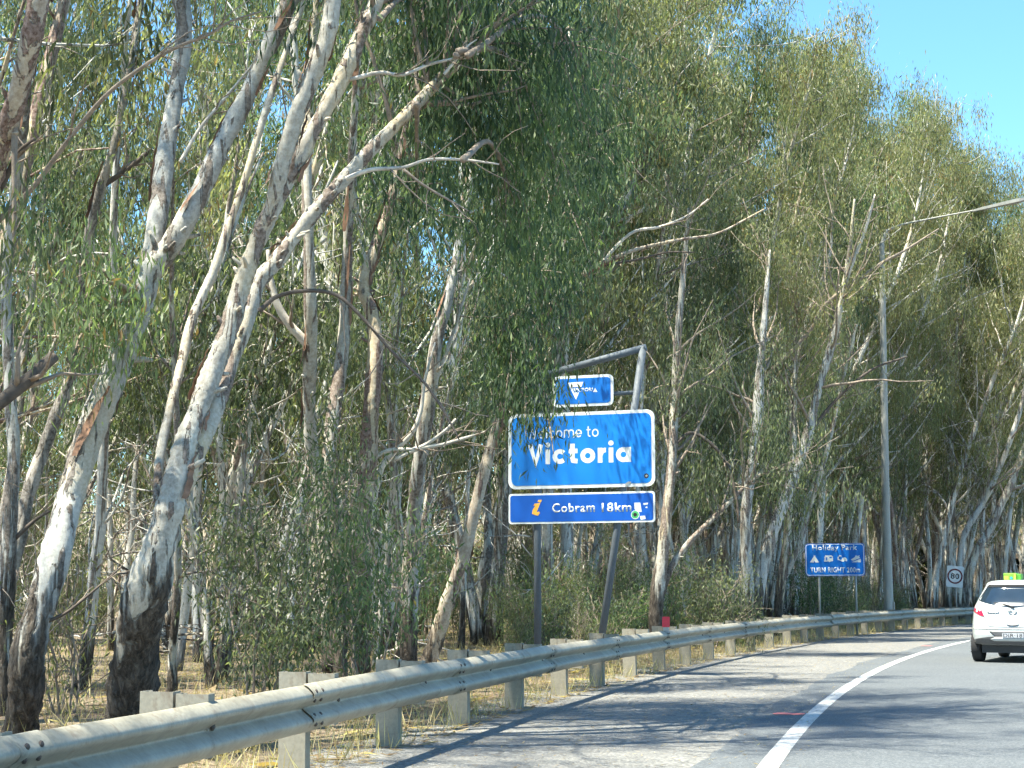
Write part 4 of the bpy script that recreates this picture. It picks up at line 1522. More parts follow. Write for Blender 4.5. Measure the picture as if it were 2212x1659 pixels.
def hero(name, label, dist, bark, leaf, stems, limbs=(), seed=1, extend=8.0, nb=14, blen=2.6, start=0.35, clumps=(), per=30, size=0.122, cat='tree', group=None, spr=3):
    r = np.random.default_rng(seed)
    first, _ = stem_world(stems[0], dist, True, np.random.default_rng(seed), 0.0)
    o = (float(first[0][0]), float(first[0][1]), 0.0)
    root = empty(name, o)
    tag(root, label, cat, group)
    O = np.array(o)
    tw = Wood()
    sprays = []
    ends = []
    for si, tr in enumerate(stems):
        pts, rad = stem_world(tr, dist, si == 0, np.random.default_rng(seed), 0.35, (0, 0.6, -0.7, 0.5)[si % 4])
        last_y = tr[-1][1]
        if last_y < 60 and extend > 0:             # runs on above the picture
            d = unit(pts[-1] - pts[-2])
            ext = grow(r, pts[-1], d * np.array([0.75, 0.75, 1.0]), extend, 6, 0.05, 0.06)[1:]
            er = np.linspace(rad[-1] * 0.92, 0.03, len(ext))
            pts = np.vstack([pts, ext]); rad = np.concatenate([rad, er])
        c, cr = catmull(pts, rad, 10)
        w = Wood()
        ncr = cr * (1 + 0.05 * np.convolve(r.normal(0, 1, len(cr) + 4), np.ones(5) / 2.2, 'valid')[:len(cr)])
        w.tube(c, ncr, 18 if rad[0] > 0.08 else 10, 0.04, r)
        for _ in range(int(len(c) / 9)):       # snapped stubs
            i = r.integers(len(c) // 4, len(c) - 2)
            sd = r.normal(0, 1, 3); tdir = unit(c[i + 1] - c[i]); sd = unit(sd - tdir * (sd @ tdir))
            stub = grow(r, c[i] + sd * cr[i] * 0.5, sd + tdir * 0.6, cr[i] * r.uniform(0.9, 2.2), 3, 0.1, 0.0)
            w.tube(stub, np.linspace(cr[i] * 0.34, cr[i] * 0.16, len(stub)), 6, 0.08, r)
        obj('trunk' if si == 0 else 'stem', w.mesh('trunk', M[bark], O), root)
        if rad.max() > 0.07 and dist < 25:
            n_strip = 9 if rad.max() > 0.12 else 5
            for _ in range(n_strip):              # strips of bark peeling off
                i0 = int(r.integers(len(c) // 6, max(len(c) // 6 + 1, int(len(c) * 0.8))))
                ln_ = int(r.integers(5, 14))
                i1 = min(len(c) - 2, i0 + ln_)
                if i1 - i0 < 4:
                    continue
                a0 = r.uniform(0, 6.28)
                sv, wv = [], r.uniform(0.012, 0.035)
                for q, i in enumerate(range(i0, i1)):
                    td = unit(c[i + 1] - c[i])
                    e1 = unit(np.cross(td, np.array([0.3, 1.0, 0.1]))); e2 = np.cross(td, e1)
                    a1 = a0 + 0.04 * q + r.normal(0, 0.03)
                    rd_ = e1 * math.cos(a1) + e2 * math.sin(a1)
                    tn = -e1 * math.sin(a1) + e2 * math.cos(a1)
                    fr = q / (i1 - i0 - 1)
                    lift = 0.006 + 0.07 * max(0, 0.35 - fr) ** 1.2 + 0.012 * abs(math.sin(q))
                    wq = wv * (0.35 + math.sin(math.pi * min(1, 0.15 + fr)))
                    base_p = c[i] + rd_ * (ncr[i] * 1.03 + lift)
                    sv += [base_p - tn * wq, base_p + tn * wq + rd_ * 0.008]
                fq = np.array([[2 * q, 2 * q + 1, 2 * q + 3, 2 * q + 2] for q in range(len(sv) // 2 - 1)])
                obj('bark_strip', mesh_np('bark_strip', np.array(sv) - O, fq, M['bark_strip'], True), root)
        if nb:
            branch_out(r, tw, sprays, c, cr, start if last_y < 60 else max(start, 0.45), max(3, int(nb * (1 if last_y < 60 else 0.6))), blen, spr=spr)
    for lp, mat in limbs:
        dd = lp[0][3] if len(lp[0]) > 3 else dist
        pts, rad = stem_world([(a[0], a[1], a[2]) for a in lp], dd, False, np.random.default_rng(seed), 0.35 if dd == dist else 0.2, 0.3)
        c, cr = catmull(pts, rad, 5)
        w = Wood(); w.tube(c, cr, 7, 0.04, r)
        obj('limb', w.mesh('limb', M[mat], O), root)
        # small twigs off the limb
        for _ in range(max(2, len(c) // 4)):
            i = r.integers(len(c) // 3, len(c) - 1)
            tp = grow(r, c[i], unit(c[i] - c[i - 1]) + r.normal(0, 0.6, 3), r.uniform(0.25, 0.9), 4, 0.22, 0.0)
            tw.tube(tp, np.linspace(cr[i] * 0.5, 0.003, len(tp)), 4)
    for (sx, sy, x, y, rx, ry, dd, ns) in clumps:        # hanging boughs: limb from (sx, sy) to the clump, twigs, sprays
        c0 = at(sx, sy, dist)
        c1 = at(x, y - ry * 0.3, dd)
        m = (c0 + c1) / 2 + np.array([0, 0, 0.12 * np.linalg.norm(c1 - c0)])
        bp, br = catmull([c0, m, c1, c1 + (c1 - m) * 0.35 - np.array([0, 0, 0.15])], [0.035, 0.026, 0.016, 0.006], 6)
        tw.tube(bp, br, 5)
        sc = dd / FPX
        for g in range(max(1, int(ns * 0.62) // 5)):
            q = np.array([x, y]) + np.clip(r.normal(0, 0.5, 2), -1.05, 1.05) * np.array([rx, ry])
            tgt = at(q[0], q[1], dd + r.normal(0, rx * sc * 0.6))
            i = int(np.linalg.norm(bp - tgt, axis=1).argmin())
            i = max(0, i - 3)
            mid = (bp[i] + tgt) / 2 + np.array([0, 0, 0.1]) + r.normal(0, 0.06, 3)
            tp, trd = catmull([bp[i], mid, tgt], [0.010, 0.007, 0.003], 4)
            tw.tube(tp, trd, 4)
            for _ in range(5):
                sprays.append(tp[r.integers(len(tp) // 2, len(tp))] + r.normal(0, 1, 3) * np.array([0.14, 0.14, 0.16]))
    if tw.n:
        tag(obj('twigs', tw.mesh('twigs', M['twig'], O), root), kind='stuff')
    if len(sprays):
        sprays = np.array(sprays)
        obj('crown', leaves_mesh('crown', sprays, per, M[leaf], r, size=size, hang=1.2, tint_c=np.clip(r.normal(0.42, 0.12, len(sprays)), 0.05, 0.85), origin=O), root)
    hero_pts.append(O[:2])
    return root


hero('gum_tree', 'stout gum with dark rough base leaning right and forking into two pale stems', 15.0, 'bark_a', 'leaf_b',
     [[(35, 1640, 84), (55, 1500, 76), (62, 1400, 72), (112, 1230, 63), (150, 1080, 60), (200, 920, 60), (257, 785, 57), (300, 672, 52), (325, 590, 52), (372, 525, 46), (435, 410, 44), (480, 310, 42), (530, 215, 40), (575, 115, 38), (622, 10, 36), (650, -60, 34)],
      [(315, 615, 44), (332, 520, 42), (345, 440, 40), (360, 320, 38), (384, 175, 36), (398, 60, 38), (388, -40, 36)]],
     limbs=[([(390, 350, 9), (430, 280, 8), (475, 225, 7), (525, 165, 5), (560, 120, 3)], 'twig_pale'),
            ([(98, 1345, 9), (140, 1325, 7), (175, 1299, 6), (240, 1244, 4), (262, 1225, 3)], 'twig_dark'),
            ([(195, 945, 9), (192, 900, 10), (188, 840, 8), (196, 770, 6), (205, 700, 4)], 'twig')],
     seed=11, nb=30, blen=3.4, start=0.66, spr=4,
     clumps=[(310, 650, 205, 640, 75, 95, 14.6, 60), (300, 640, 180, 735, 42, 60, 14.5, 26), (300, 660, 160, 580, 60, 50, 14.7, 26)])

hero('gum_tree', 'thickest front gum, dark rough base with several long stems streaked with peeling brown bark', 14.2, 'bark_b', 'leaf_b',
     [[(265, 1655, 128), (278, 1560, 112), (288, 1480, 102), (300, 1354, 95), (330, 1229, 82), (358, 1129, 66), (378, 1054, 58), (398, 965, 50), (424, 895, 46), (452, 820, 44), (490, 725, 42), (512, 650, 42), (536, 575, 40), (565, 500, 38), (602, 425, 38), (645, 340, 36), (695, 250, 36), (740, 165, 36), (780, 75, 34), (818, -10, 32)],
      [(362, 1130, 26), (382, 1082, 40), (402, 1030, 48), (425, 970, 44), (455, 905, 42), (482, 829, 40), (527, 700, 40), (556, 615, 38), (600, 560, 36), (645, 500, 33), (695, 440, 31), (750, 380, 31), (800, 325, 30), (850, 275, 28), (900, 225, 27), (950, 170, 23), (1000, 110, 16), (1022, 60, 12)],
      [(556, 520, 22), (580, 470, 30), (594, 415, 34), (612, 345, 38), (641, 250, 40), (675, 165, 40), (708, 75, 38), (720, -10, 36)],
      [(338, 1085, 18), (346, 985, 20), (368, 880, 20), (392, 785, 20), (415, 690, 22), (460, 590, 20), (490, 500, 18), (525, 400, 17), (555, 300, 16), (590, 190, 15), (625, 90, 14), (650, 20, 13)]],
     limbs=[([(755, 172, 10), (820, 157, 9), (870, 162, 8), (925, 140, 7), (975, 128, 6), (1034, 116, 4)], 'twig_pale'),
            ([(748, 386, 11), (800, 367, 10), (870, 362, 8), (925, 345, 7), (1000, 345, 6), (1078, 355, 4)], 'twig_pale'),
            ([(872, 366, 7), (915, 400, 6), (975, 435, 5), (1012, 456, 3)], 'twig'),
            ([(560, 672, 12), (600, 640, 10), (665, 628, 9), (730, 639, 9), (790, 694, 8), (843, 755, 7), (909, 818, 6), (946, 868, 6), (975, 917, 5), (992, 950, 3)], 'twig_dark'),
            ([(960, 160, 7), (985, 130, 6), (1010, 100, 5), (1030, 85, 3)], 'twig_pale')],
     seed=12, nb=30, blen=3.4, start=0.74, spr=4,
     clumps=[(985, 120, 1040, 240, 120, 110, 16.5, 80), (990, 110, 1180, 330, 150, 150, 17.5, 140), (900, 225, 900, 420, 80, 110, 16.0, 50), (1000, 345, 1110, 470, 100, 120, 17.5, 90),
             (1010, 120, 1290, 210, 130, 140, 18.5, 120), (820, 40, 930, 60, 110, 60, 16, 50)])

hero('gum_tree', 'weathered gum trunk leaning in at the upper edge of the forest, flaking tan bark', 13.0, 'bark_c', 'leaf_a',
     [[(-70, 1200, 52), (-60, 900, 50), (-42, 600, 50), (-22, 420, 48), (12, 285, 46), (40, 200, 45), (64, 100, 46), (84, 0, 46), (95, -60, 44)]],
     limbs=[([(-30, 500, 16), (20, 455, 13), (75, 400, 12), (150, 300, 11), (225, 210, 10), (300, 150, 9), (375, 105, 8), (450, 75, 7), (500, 45, 5), (568, 24, 3)], 'twig'),
            ([(-50, 900, 36), (0, 868, 34), (60, 822, 30), (118, 768, 27)], 'twig_dark'),
            ([(-10, 430, 14), (15, 380, 13), (40, 330, 12), (75, 300, 9)], 'twig_dark')],
     seed=13, nb=30, blen=3.6, start=0.72, spr=4, clumps=[(30, 240, 30, 520, 70, 120, 13, 40)])
hero('gum_tree', 'slim white gum stem standing right behind the leaning dark-based trunk', 17.5, 'bark_a', 'leaf_a',
     [[(8, 1420, 36), (18, 1200, 33), (24, 1080, 30), (30, 980, 28), (22, 850, 26), (14, 650, 24), (22, 500, 24), (42, 330, 24), (58, 180, 24), (68, 60, 23), (75, -20, 22)]],
     limbs=[([(30, 1165, 11), (75, 1124, 8), (108, 1104, 5)], 'twig_dark')], seed=14, nb=8, start=0.6)
hero('gum_tree', 'brown barked slender gum curving upward between the leaning front trunks', 18.5, 'bark_d', 'leaf_a',
     [[(-10, 1420, 36), (25, 1240, 33), (58, 1079, 30), (100, 954, 28), (148, 829, 27), (166, 760, 26), (178, 640, 24), (187, 540, 22), (213, 425, 20), (250, 300, 18), (280, 150, 16), (296, 50, 15), (305, -20, 14)]],
     limbs=[([(218, 405, 13), (250, 383, 12), (285, 358, 11), (328, 322, 9)], 'twig_dark')], seed=15, nb=8, start=0.6)
hero('gum_tree', 'forked pale gum with a bent elbow limb, between thickest trunk and red trunk', 21.0, 'bark_b', 'leaf_a',
     [[(712, 1450, 34), (708, 1250, 32), (700, 1129, 31), (693, 1054, 30), (672, 954, 28), (668, 829, 28), (672, 740, 28), (670, 650, 27), (666, 500, 25), (662, 380, 22), (668, 220, 20), (680, 60, 17), (684, -20, 16)]],
     limbs=[([(672, 755, 20), (650, 728, 20), (622, 697, 19), (598, 655, 17), (585, 600, 12), (578, 540, 8)], 'twig_pale')], seed=16, nb=10, start=0.55)
hero('gum_tree', 'smooth yellowish gum stem just right of the forked pale gum', 20.5, 'bark_b', 'leaf_a',
     [[(735, 1450, 33), (732, 1250, 31), (724, 1129, 30), (710, 1029, 31), (716, 929, 30), (731, 829, 29), (742, 740, 27), (748, 620, 24), (752, 500, 21), (760, 330, 18), (772, 150, 15), (780, 20, 13)]], seed=17, nb=10, start=0.5)
hero('gum_tree', 'reddish brown gum with raw rust coloured bark strips on its trunk', 21.5, 'bark_c', 'leaf_b',
     [[(778, 1450, 44), (780, 1250, 42), (786, 1099, 40), (795, 1004, 39), (800, 904, 38), (806, 829, 36), (811, 750, 34), (803, 675, 30), (785, 620, 27), (808, 540, 25), (840, 450, 22), (868, 330, 20), (893, 200, 17), (915, 60, 14), (925, -20, 12)]],
     limbs=[([(800, 1115, 15), (815, 1043, 14), (829, 1000, 13), (856, 970, 12), (890, 934, 11), (909, 887, 9), (918, 820, 7), (940, 740, 4)], 'twig_pale'),
            ([(803, 992, 9), (843, 972, 9), (903, 968, 8), (956, 935, 7), (985, 905, 5)], 'twig_pale'),
            ([(853, 993, 9), (903, 970, 9), (956, 960, 8), (1002, 947, 7), (1050, 932, 4)], 'twig_pale')],
     seed=18, nb=10, start=0.5, clumps=[(870, 320, 960, 480, 90, 120, 21, 70), (900, 160, 1000, 300, 90, 100, 21.5, 70)])
hero('gum_tree', 'white and tan gum trunk left of the welcome sign, straight with slight lean', 23.0, 'bark_a', 'leaf_a',
     [[(882, 1440, 38), (886, 1250, 36), (895, 1109, 34), (902, 1029, 33), (916, 929, 31), (930, 844, 29), (941, 750, 27), (960, 675, 24), (980, 590, 21), (1000, 480, 18), (1022, 350, 15), (1040, 200, 12), (1052, 60, 9)]],
     limbs=[([(925, 880, 10), (950, 800, 8), (985, 700, 7), (1010, 620, 5), (1030, 560, 3)], 'twig_pale')], seed=19, nb=9, start=0.72, spr=4)
hero('gum_tree', 'tan gum leaning right beside the welcome sign, its bough hanging over the sign', 22.5, 'bark_c', 'leaf_b',
     [[(912, 1460, 40), (935, 1404, 36), (965, 1304, 32), (1000, 1204, 29), (1025, 1104, 27), (1050, 1004, 25), (1080, 900, 20), (1118, 790, 17), (1160, 700, 15), (1215, 630, 13), (1271, 585, 12), (1356, 545, 9), (1456, 520, 7), (1546, 505, 5), (1610, 474, 4), (1650, 452, 3)]],
     limbs=[([(1150, 715, 9), (1140, 640, 10), (1160, 540, 10), (1190, 420, 9), (1215, 300, 8), (1225, 180, 6), (1230, 60, 4)], 'twig_pale'),
            ([(1290, 578, 8), (1361, 505, 7), (1426, 490, 6), (1486, 465, 4), (1530, 430, 3)], 'twig_pale'),
            ([(1290, 575, 7), (1380, 560, 6), (1440, 545, 4), (1500, 545, 3)], 'twig_dark')],
     seed=20, nb=0,
     clumps=[(1160, 700, 1095, 720, 72, 90, 21.2, 110), (1170, 690, 1165, 610, 95, 90, 21.5, 130), (1140, 720, 1100, 815, 36, 60, 21.0, 60), (1130, 740, 1135, 885, 32, 32, 20.8, 42), (1130, 740, 1185, 912, 26, 15, 20.8, 24), (1190, 430, 1170, 470, 110, 80, 24.6, 40), (1225, 300, 1270, 400, 110, 90, 25.0, 40),
             (1190, 420, 1230, 480, 110, 120, 22, 120), (1225, 190, 1290, 330, 120, 120, 22.5, 120), (1230, 60, 1190, 130, 130, 110, 22.5, 120)])
hero('gum_tree', 'dark based gum splitting low into pale stems just right of the welcome sign', 33.0, 'bark_b', 'leaf_a',
     [[(1416, 1400, 34), (1418, 1304, 30), (1431, 1204, 26), (1441, 1104, 23), (1451, 1004, 21), (1457, 879, 19), (1462, 760, 17), (1475, 600, 13), (1488, 450, 6)],
      [(1425, 1290, 20), (1450, 1225, 16), (1490, 1170, 13), (1540, 1120, 11), (1600, 1060, 9), (1660, 1010, 7)]],
     limbs=[([(1458, 960, 7), (1490, 935, 8), (1525, 950, 8), (1560, 985, 8), (1580, 1030, 8), (1592, 1085, 6), (1596, 1130, 4)], 'twig_dark')], seed=21, nb=26, start=0.4, blen=3.2, spr=4)
hero('gum_tree', 'grey gum with thick leaning trunk left of the camping sign', 42.0, 'bark_a', 'leaf_a',
     [[(1612, 1390, 30), (1614, 1279, 27), (1611, 1129, 24), (1620, 1029, 22), (1634, 930, 21), (1640, 820, 19), (1652, 680, 14), (1662, 540, 6)]], seed=22, nb=28, start=0.35, blen=3.6, spr=4)
hero('gum_tree', 'long bluish grey gum trunk sloping right above the camping sign', 43.0, 'bark_a', 'leaf_c',
     [[(1622, 1390, 32), (1640, 1262, 28), (1668, 1154, 26), (1706, 1054, 23), (1741, 954, 21), (1771, 829, 18), (1801, 725, 16), (1822, 625, 13), (1837, 525, 9), (1846, 430, 4)],
      [(1700, 1070, 14), (1712, 980, 14), (1716, 880, 13), (1718, 760, 9), (1724, 640, 4)]],
     limbs=[([(1651, 815, 9), (1741, 725, 9), (1781, 660, 9), (1846, 610, 8), (1901, 570, 7), (1956, 540, 6), (2028, 494, 3)], 'twig'),
            ([(1745, 940, 8), (1800, 870, 7), (1880, 800, 6), (1960, 770, 4)], 'twig_dark'),
            ([(1806, 700, 9), (1830, 600, 9), (1868, 500, 7), (1890, 420, 4)], 'twig_pale')], seed=23, nb=30, start=0.4, blen=3.6, spr=4)
hero('gum_tree', 'cluster stem gum rising white just left of the street lamp', 50.0, 'bark_b', 'leaf_a',
     [[(1680, 1385, 20), (1685, 1280, 18), (1702, 1130, 16), (1708, 980, 15), (1712, 850, 14), (1740, 700, 12), (1790, 560, 8), (1798, 450, 4)],
      [(1690, 1260, 12), (1725, 1180, 11), (1752, 1090, 10), (1790, 960, 9), (1820, 820, 8), (1850, 700, 7)]], seed=24, nb=26, start=0.35, blen=4, spr=4)
hero('gum_tree', 'leaning tan gum behind the speed limit sign', 76.0, 'bark_b', 'leaf_c',
     [[(2070, 1345, 24), (2092, 1244, 19), (2113, 1185, 18), (2139, 1143, 16), (2163, 1089, 15), (2181, 1051, 14), (2215, 960, 12), (2250, 850, 10), (2270, 700, 8)]], seed=25, nb=14, start=0.4, blen=4.5, spr=4)
hero('gum_tree', 'thin twin gum stem bowing right over the speed limit sign', 74.0, 'bark_a', 'leaf_a',
     [[(2068, 1345, 17), (2074, 1205, 13), (2086, 1149, 13), (2122, 1089, 12), (2151, 1030, 11), (2184, 947, 10), (2211, 857, 9), (2230, 740, 7)]], seed=26, nb=14, start=0.4, blen=4.5, spr=4)

# ------------------------------------------------------------------ the forest behind
rf = np.random.default_rng(42)


def rail_offset(p):
    d = np.linalg.norm(rail_fine - p, axis=1)
    j = int(d.argmin())
    return -float((p - rail_fine[j]) @ rail_fn[j]), j


SIGNS = [(1080, 1430, 26.5), (1730, 1880, 51.5), (1890, 1950, 57.5), (2035, 2090, 69.0)]
placed = []


def try_place(x, y, mind, crown_r):
    p = np.array([x, y])
    for q in placed:
        if abs(q[0] - x) < mind and abs(q[1] - y) < mind and math.hypot(q[0] - x, q[1] - y) < mind:
            return False
    for q in hero_pts:
        if math.hypot(q[0] - x, q[1] - y) < 1.3:
            return False
    return True


spots = []
tries = 0
while len(spots) < 160 and tries < 90000:
    tries += 1
    j = rf.integers(0, len(rail_fine))
    dist = 3.9 + 48 * rf.uniform() ** 1.7
    p = rail_fine[j] - rail_fn[j] * dist + rf.normal(0, 0.4, 2)
    d, _ = rail_offset(p)
    if d < (3.6 if p[1] < 40 else (6.0 if p[1] < 68 else 4.6)):
        continue
    u, v, z = proj((p[0], p[1], 1.0))
    if z < 3 or z > 118:
        continue
    if u < (-520 if z > 25 else -1600) or u > 2600:
        continue
    if z < 25 and u > -60 and d < 9 + 0:       # the traced trees own the front left
        continue
    if z < 19 and -500 < u and rf.uniform() < 0.5:
        continue
    bad = False
    for (a, b, zs) in SIGNS:
        m = FPX * (3.8 if zs < 30 else 2.4) / z
        if z < zs + (3.5 if zs < 30 else 1.0) and a - m < u < b + m:
            bad = True
    if bad or not try_place(p[0], p[1], (1.7 + 0.05 * max(0, d - 8)) if z > 25 else 3.4, 2):
        continue
    placed.append((p[0], p[1]))
    spots.append((p[0], p[1], d, u, z))


n_thin = 0
tries = 0
while n_thin < 110 and tries < 30000:
    tries += 1
    j = rf.integers(0, len(rail_fine))
    dist = 4.2 + 26 * rf.uniform() ** 1.3
    p = rail_fine[j] - rail_fn[j] * dist
    d, _ = rail_offset(p)
    u, v, z = proj((p[0], p[1], 1.0))
    if d < 4.0 or z < 19 or z > 80 or u < -60 or u > 2250:
        continue
    if any(z < zs + 0.5 and a - 120 < u < b + 120 for a, b, zs in SIGNS) or not try_place(p[0], p[1], 0.9, 1):
        continue
    placed.append((p[0], p[1]))
    spots.append((p[0], p[1], d, u, z, 'thin'))
    n_thin += 1

SIL = [(1500, -300), (1700, -50), (1790, 50), (1900, 110), (1990, 165), (2050, 230), (2075, 275), (2125, 320), (2160, 345), (2212, 360), (2300, 340), (2600, 380)]


def height_for(u, z):
    y = np.interp(u, [q[0] for q in SIL], [q[1] for q in SIL])
    return CAM_H + (HOR - y) / FPX * z


# tall unseen gums added on the verge beside the camera to shade the road
for (x_, y_) in ((-8.6, 10.4), (-6.6, 3.4), (-9.8, 6.0)):
    u, v, z = proj((x_, y_, 1.0))
    placed.append((x_, y_))
    spots.append((x_, y_, 4.0, u, z, 'near'))

# the forest's outer edge against the sky
for (u, z) in ((1385, 40), (1415, 48), (1450, 54), (1490, 50), (1530, 49), (1575, 56), (1620, 60), (1655, 57), (1685, 63), (1725, 72), (1440, 44), (1470, 38), (1515, 42), (1540, 58), (1560, 46), (1600, 52), (1600, 66), (1640, 56), (1665, 62), (1690, 70), (1715, 60), (1740, 66), (1770, 62), (1800, 66), (1830, 61), (1865, 64), (1900, 68), (1940, 66), (1975, 70), (2005, 74), (2040, 78), (2070, 82), (2100, 84), (2130, 86), (2160, 90), (2190, 90), (2215, 88), (2245, 93), (1760, 76), (1850, 78), (1930, 82), (2010, 86)):
    for _ in range(12):
        p = at(u, HOR, z)[:2]
        d, _j = rail_offset(p)
        if d > 5.2:
            break
        z += 2.0
    if d > 3.0:
        placed.append((p[0], p[1]))
        spots.append((p[0], p[1], d, u, z, 'edge'))


def zone(u):
    for lim, w in ((420, 'behind the leaning front trunks'), (1080, 'left of the welcome sign'), (1430, 'behind the welcome sign'), (1720, 'left of the camping sign'),
                   (1900, 'behind the camping sign'), (2040, 'behind the street lamp')):
        if u < lim:
            return w
    return 'beyond the white car'


BARKWORD = {'bark_f': 'grey', 'bark_g': 'cream', 'bark_c': 'reddish', 'bark_d': 'brown'}
ORD = ['leftmost', 'second', 'third', 'fourth', 'fifth', 'sixth', 'seventh', 'eighth', 'ninth', 'tenth', 'eleventh', 'twelfth', 'thirteenth', 'fourteenth', 'fifteenth', 'sixteenth', 'seventeenth', 'eighteenth', 'nineteenth', 'twentieth', 'twenty-first', 'twenty-second', 'twenty-third', 'twenty-fourth']
seen = {}
pend = []


def settle():
    """things that look alike in one stretch of forest are told apart by their order from the left."""
    groups = {}
    for o, lab, u in pend:
        groups.setdefault(lab, []).append((u, o))
    for lab, lst in groups.items():
        lst.sort(key=lambda q: q[0])
        for i, (u, o) in enumerate(lst):
            if len(lst) == 1:
                o['label'] = lab
            else:
                o['label'] = ORD[min(i, len(ORD) - 1)] + (' ' if i == 0 else ' from left ') + lab
    pend.clear()


for sp_ in spots:
    x, y, d, u, z = sp_[:5]
    how = sp_[5] if len(sp_) > 5 else ''
    k = int(rf.integers(0, NTALL)) if (how in ('edge', 'near') or (rf.uniform() < 0.88 and how != 'thin')) else int(rf.integers(NTALL, NPROTO))
    if BARKS[k] == 'bark_d' and rf.uniform() < 0.5:
        k = int(rf.integers(0, 6))
    tm, cm, H, _ = PROTOS[k]
    ht = rf.uniform(18.5, 23.0) if k < NTALL else H * rf.uniform(0.8, 1.2)
    if k < NTALL and u > 1500:
        cap = height_for(u + FPX * (0.5 if u < 1540 else (3.4 if u < 2000 else 2.4)) / z, z)
        ht = cap * rf.uniform(0.93, 1.0) if how == 'edge' else min(ht * (1.12 if y > 68 else 1.0), cap)
    sc = ht / H
    t = empty('gum_tree', (float(x), float(y), 0), float(rf.uniform(0, 6.28)) if rf.uniform() < 0.5 else float(rf.normal(-0.3, 0.6)))
    wide = rf.uniform(0.85, 1.15)
    if how == 'edge' or u > 1700:
        wide *= 0.8
    t.scale = (sc * wide, sc * wide, sc)
    t.rotation_euler[1] = float(rf.normal(0.04, 0.05)); t.rotation_euler[0] = float(rf.normal(0, 0.03))
    obj('trunk', tm, t)
    obj('crown', cm, t)
    size = 'tall' if k < NTALL else 'thin young'
    near = 'near edge' if z < 45 else ('mid depth' if z < 75 else 'back')
    stems_w = {1: 'single stem', 2: 'twin stem', 3: 'three stem'}[NSTEM[k]]
    tag(t, None, 'tree', 'forest gums ' + zone(u))
    pend.append((t, '%s %s %s gum %s, %s' % (size, BARKWORD[BARKS[k]], stems_w, zone(u), near), u))
settle()

# woodland far behind, one mass
r = np.random.default_rng(555)
w = Wood(); spr_ = []
for _ in range(420):
    if r.uniform() < 0.75:
        j = r.integers(0, len(rail_fine)); off = r.uniform(50, 95)
        p = rail_fine[j] - rail_fn[j] * off
    else:
        p = np.array([r.uniform(18, 75), r.uniform(128, 165)])
    u, v, z = proj((p[0], p[1], 1))
    if z < 20 or u < -200 or u > 2500:
        continue
    hgt = r.uniform(16, 22)
    pts = grow(r, (p[0], p[1], -0.2), (r.normal(0, 0.08), r.normal(0, 0.08), 1), hgt, 8, 0.05, 0.01)
    w.tube(pts, np.linspace(0.2, 0.03, len(pts)), 5)
    for _ in range(90):
        t_ = r.uniform(0.0, 1.0) ** 1.5
        q = pts[min(8, int(t_ * 8))]
        spr_.append(q + r.normal(0, 1, 3) * np.array([2.0, 2.0, 1.0]) + np.array([0, 0, 0.3]))
spr_ = np.array(spr_)
spr_ = spr_[spr_[:, 2] > 0.4]
me = leaves_mesh('woodland', spr_, 24, M['leaf_a'], r, size=0.33, spread=(0.5, 0.5, 0.5), hang=0.8, width=0.22)
wd = obj('far_woodland', me)
tag(wd, 'far gum woodland closing off the view behind the trees', 'woodland', None, 'stuff')
wt = obj('far_trunks', w.mesh('far_trunks', M['bark_a']), wd)
tag(wt, None, None, None, 'stuff')

# ------------------------------------------------------------------ saplings and scrub
SAP = []
for k in range(6):
    r = np.random.default_rng(300 + k)
    wood = Wood(); sprays = []
    hgt = [2.6, 3.6, 4.6, 3.0, 2.0, 3.8][k]
    for s in range(4 + k % 3):
        a = r.uniform(0, 6.28)
        pts = grow(r, (0.12 * math.cos(a), 0.12 * math.sin(a), -0.1), (0.3 * math.cos(a), 0.3 * math.sin(a), 1), hgt * r.uniform(0.7, 1.1), 9, 0.12, 0.03)
        rad = np.linspace(0.022, 0.006, len(pts))
        wood.tube(pts, rad, 5)
        branch_out(r, wood, sprays, pts, rad, 0.12, 9, 1.1, spr=3, bare=0.1 if k < 4 else 0.55)
    per = [13, 13, 15, 13, 6, 5][k]
    sm = wood.mesh('stems', M['twig'])
    fm = leaves_mesh('foliage', np.array(sprays), per, M[['leaf_b', 'leaf_b', 'leaf_a', 'leaf_a', 'leaf_c', 'leaf_c'][k]], r, size=0.115, hang=0.7, width=0.22)
    SAP.append((sm, fm))


def sapling(x, y, k, sc, label, group=None, name='gum_sapling', cat='sapling', rz=None):
    t = empty(name, (float(x), float(y), 0), float(rf.uniform(0, 6.28)) if rz is None else rz)
    t.scale = (sc,) * 3
    obj('stems', SAP[k][0], t)
    obj('foliage', SAP[k][1], t)
    tag(t, label, cat, group)
    return t


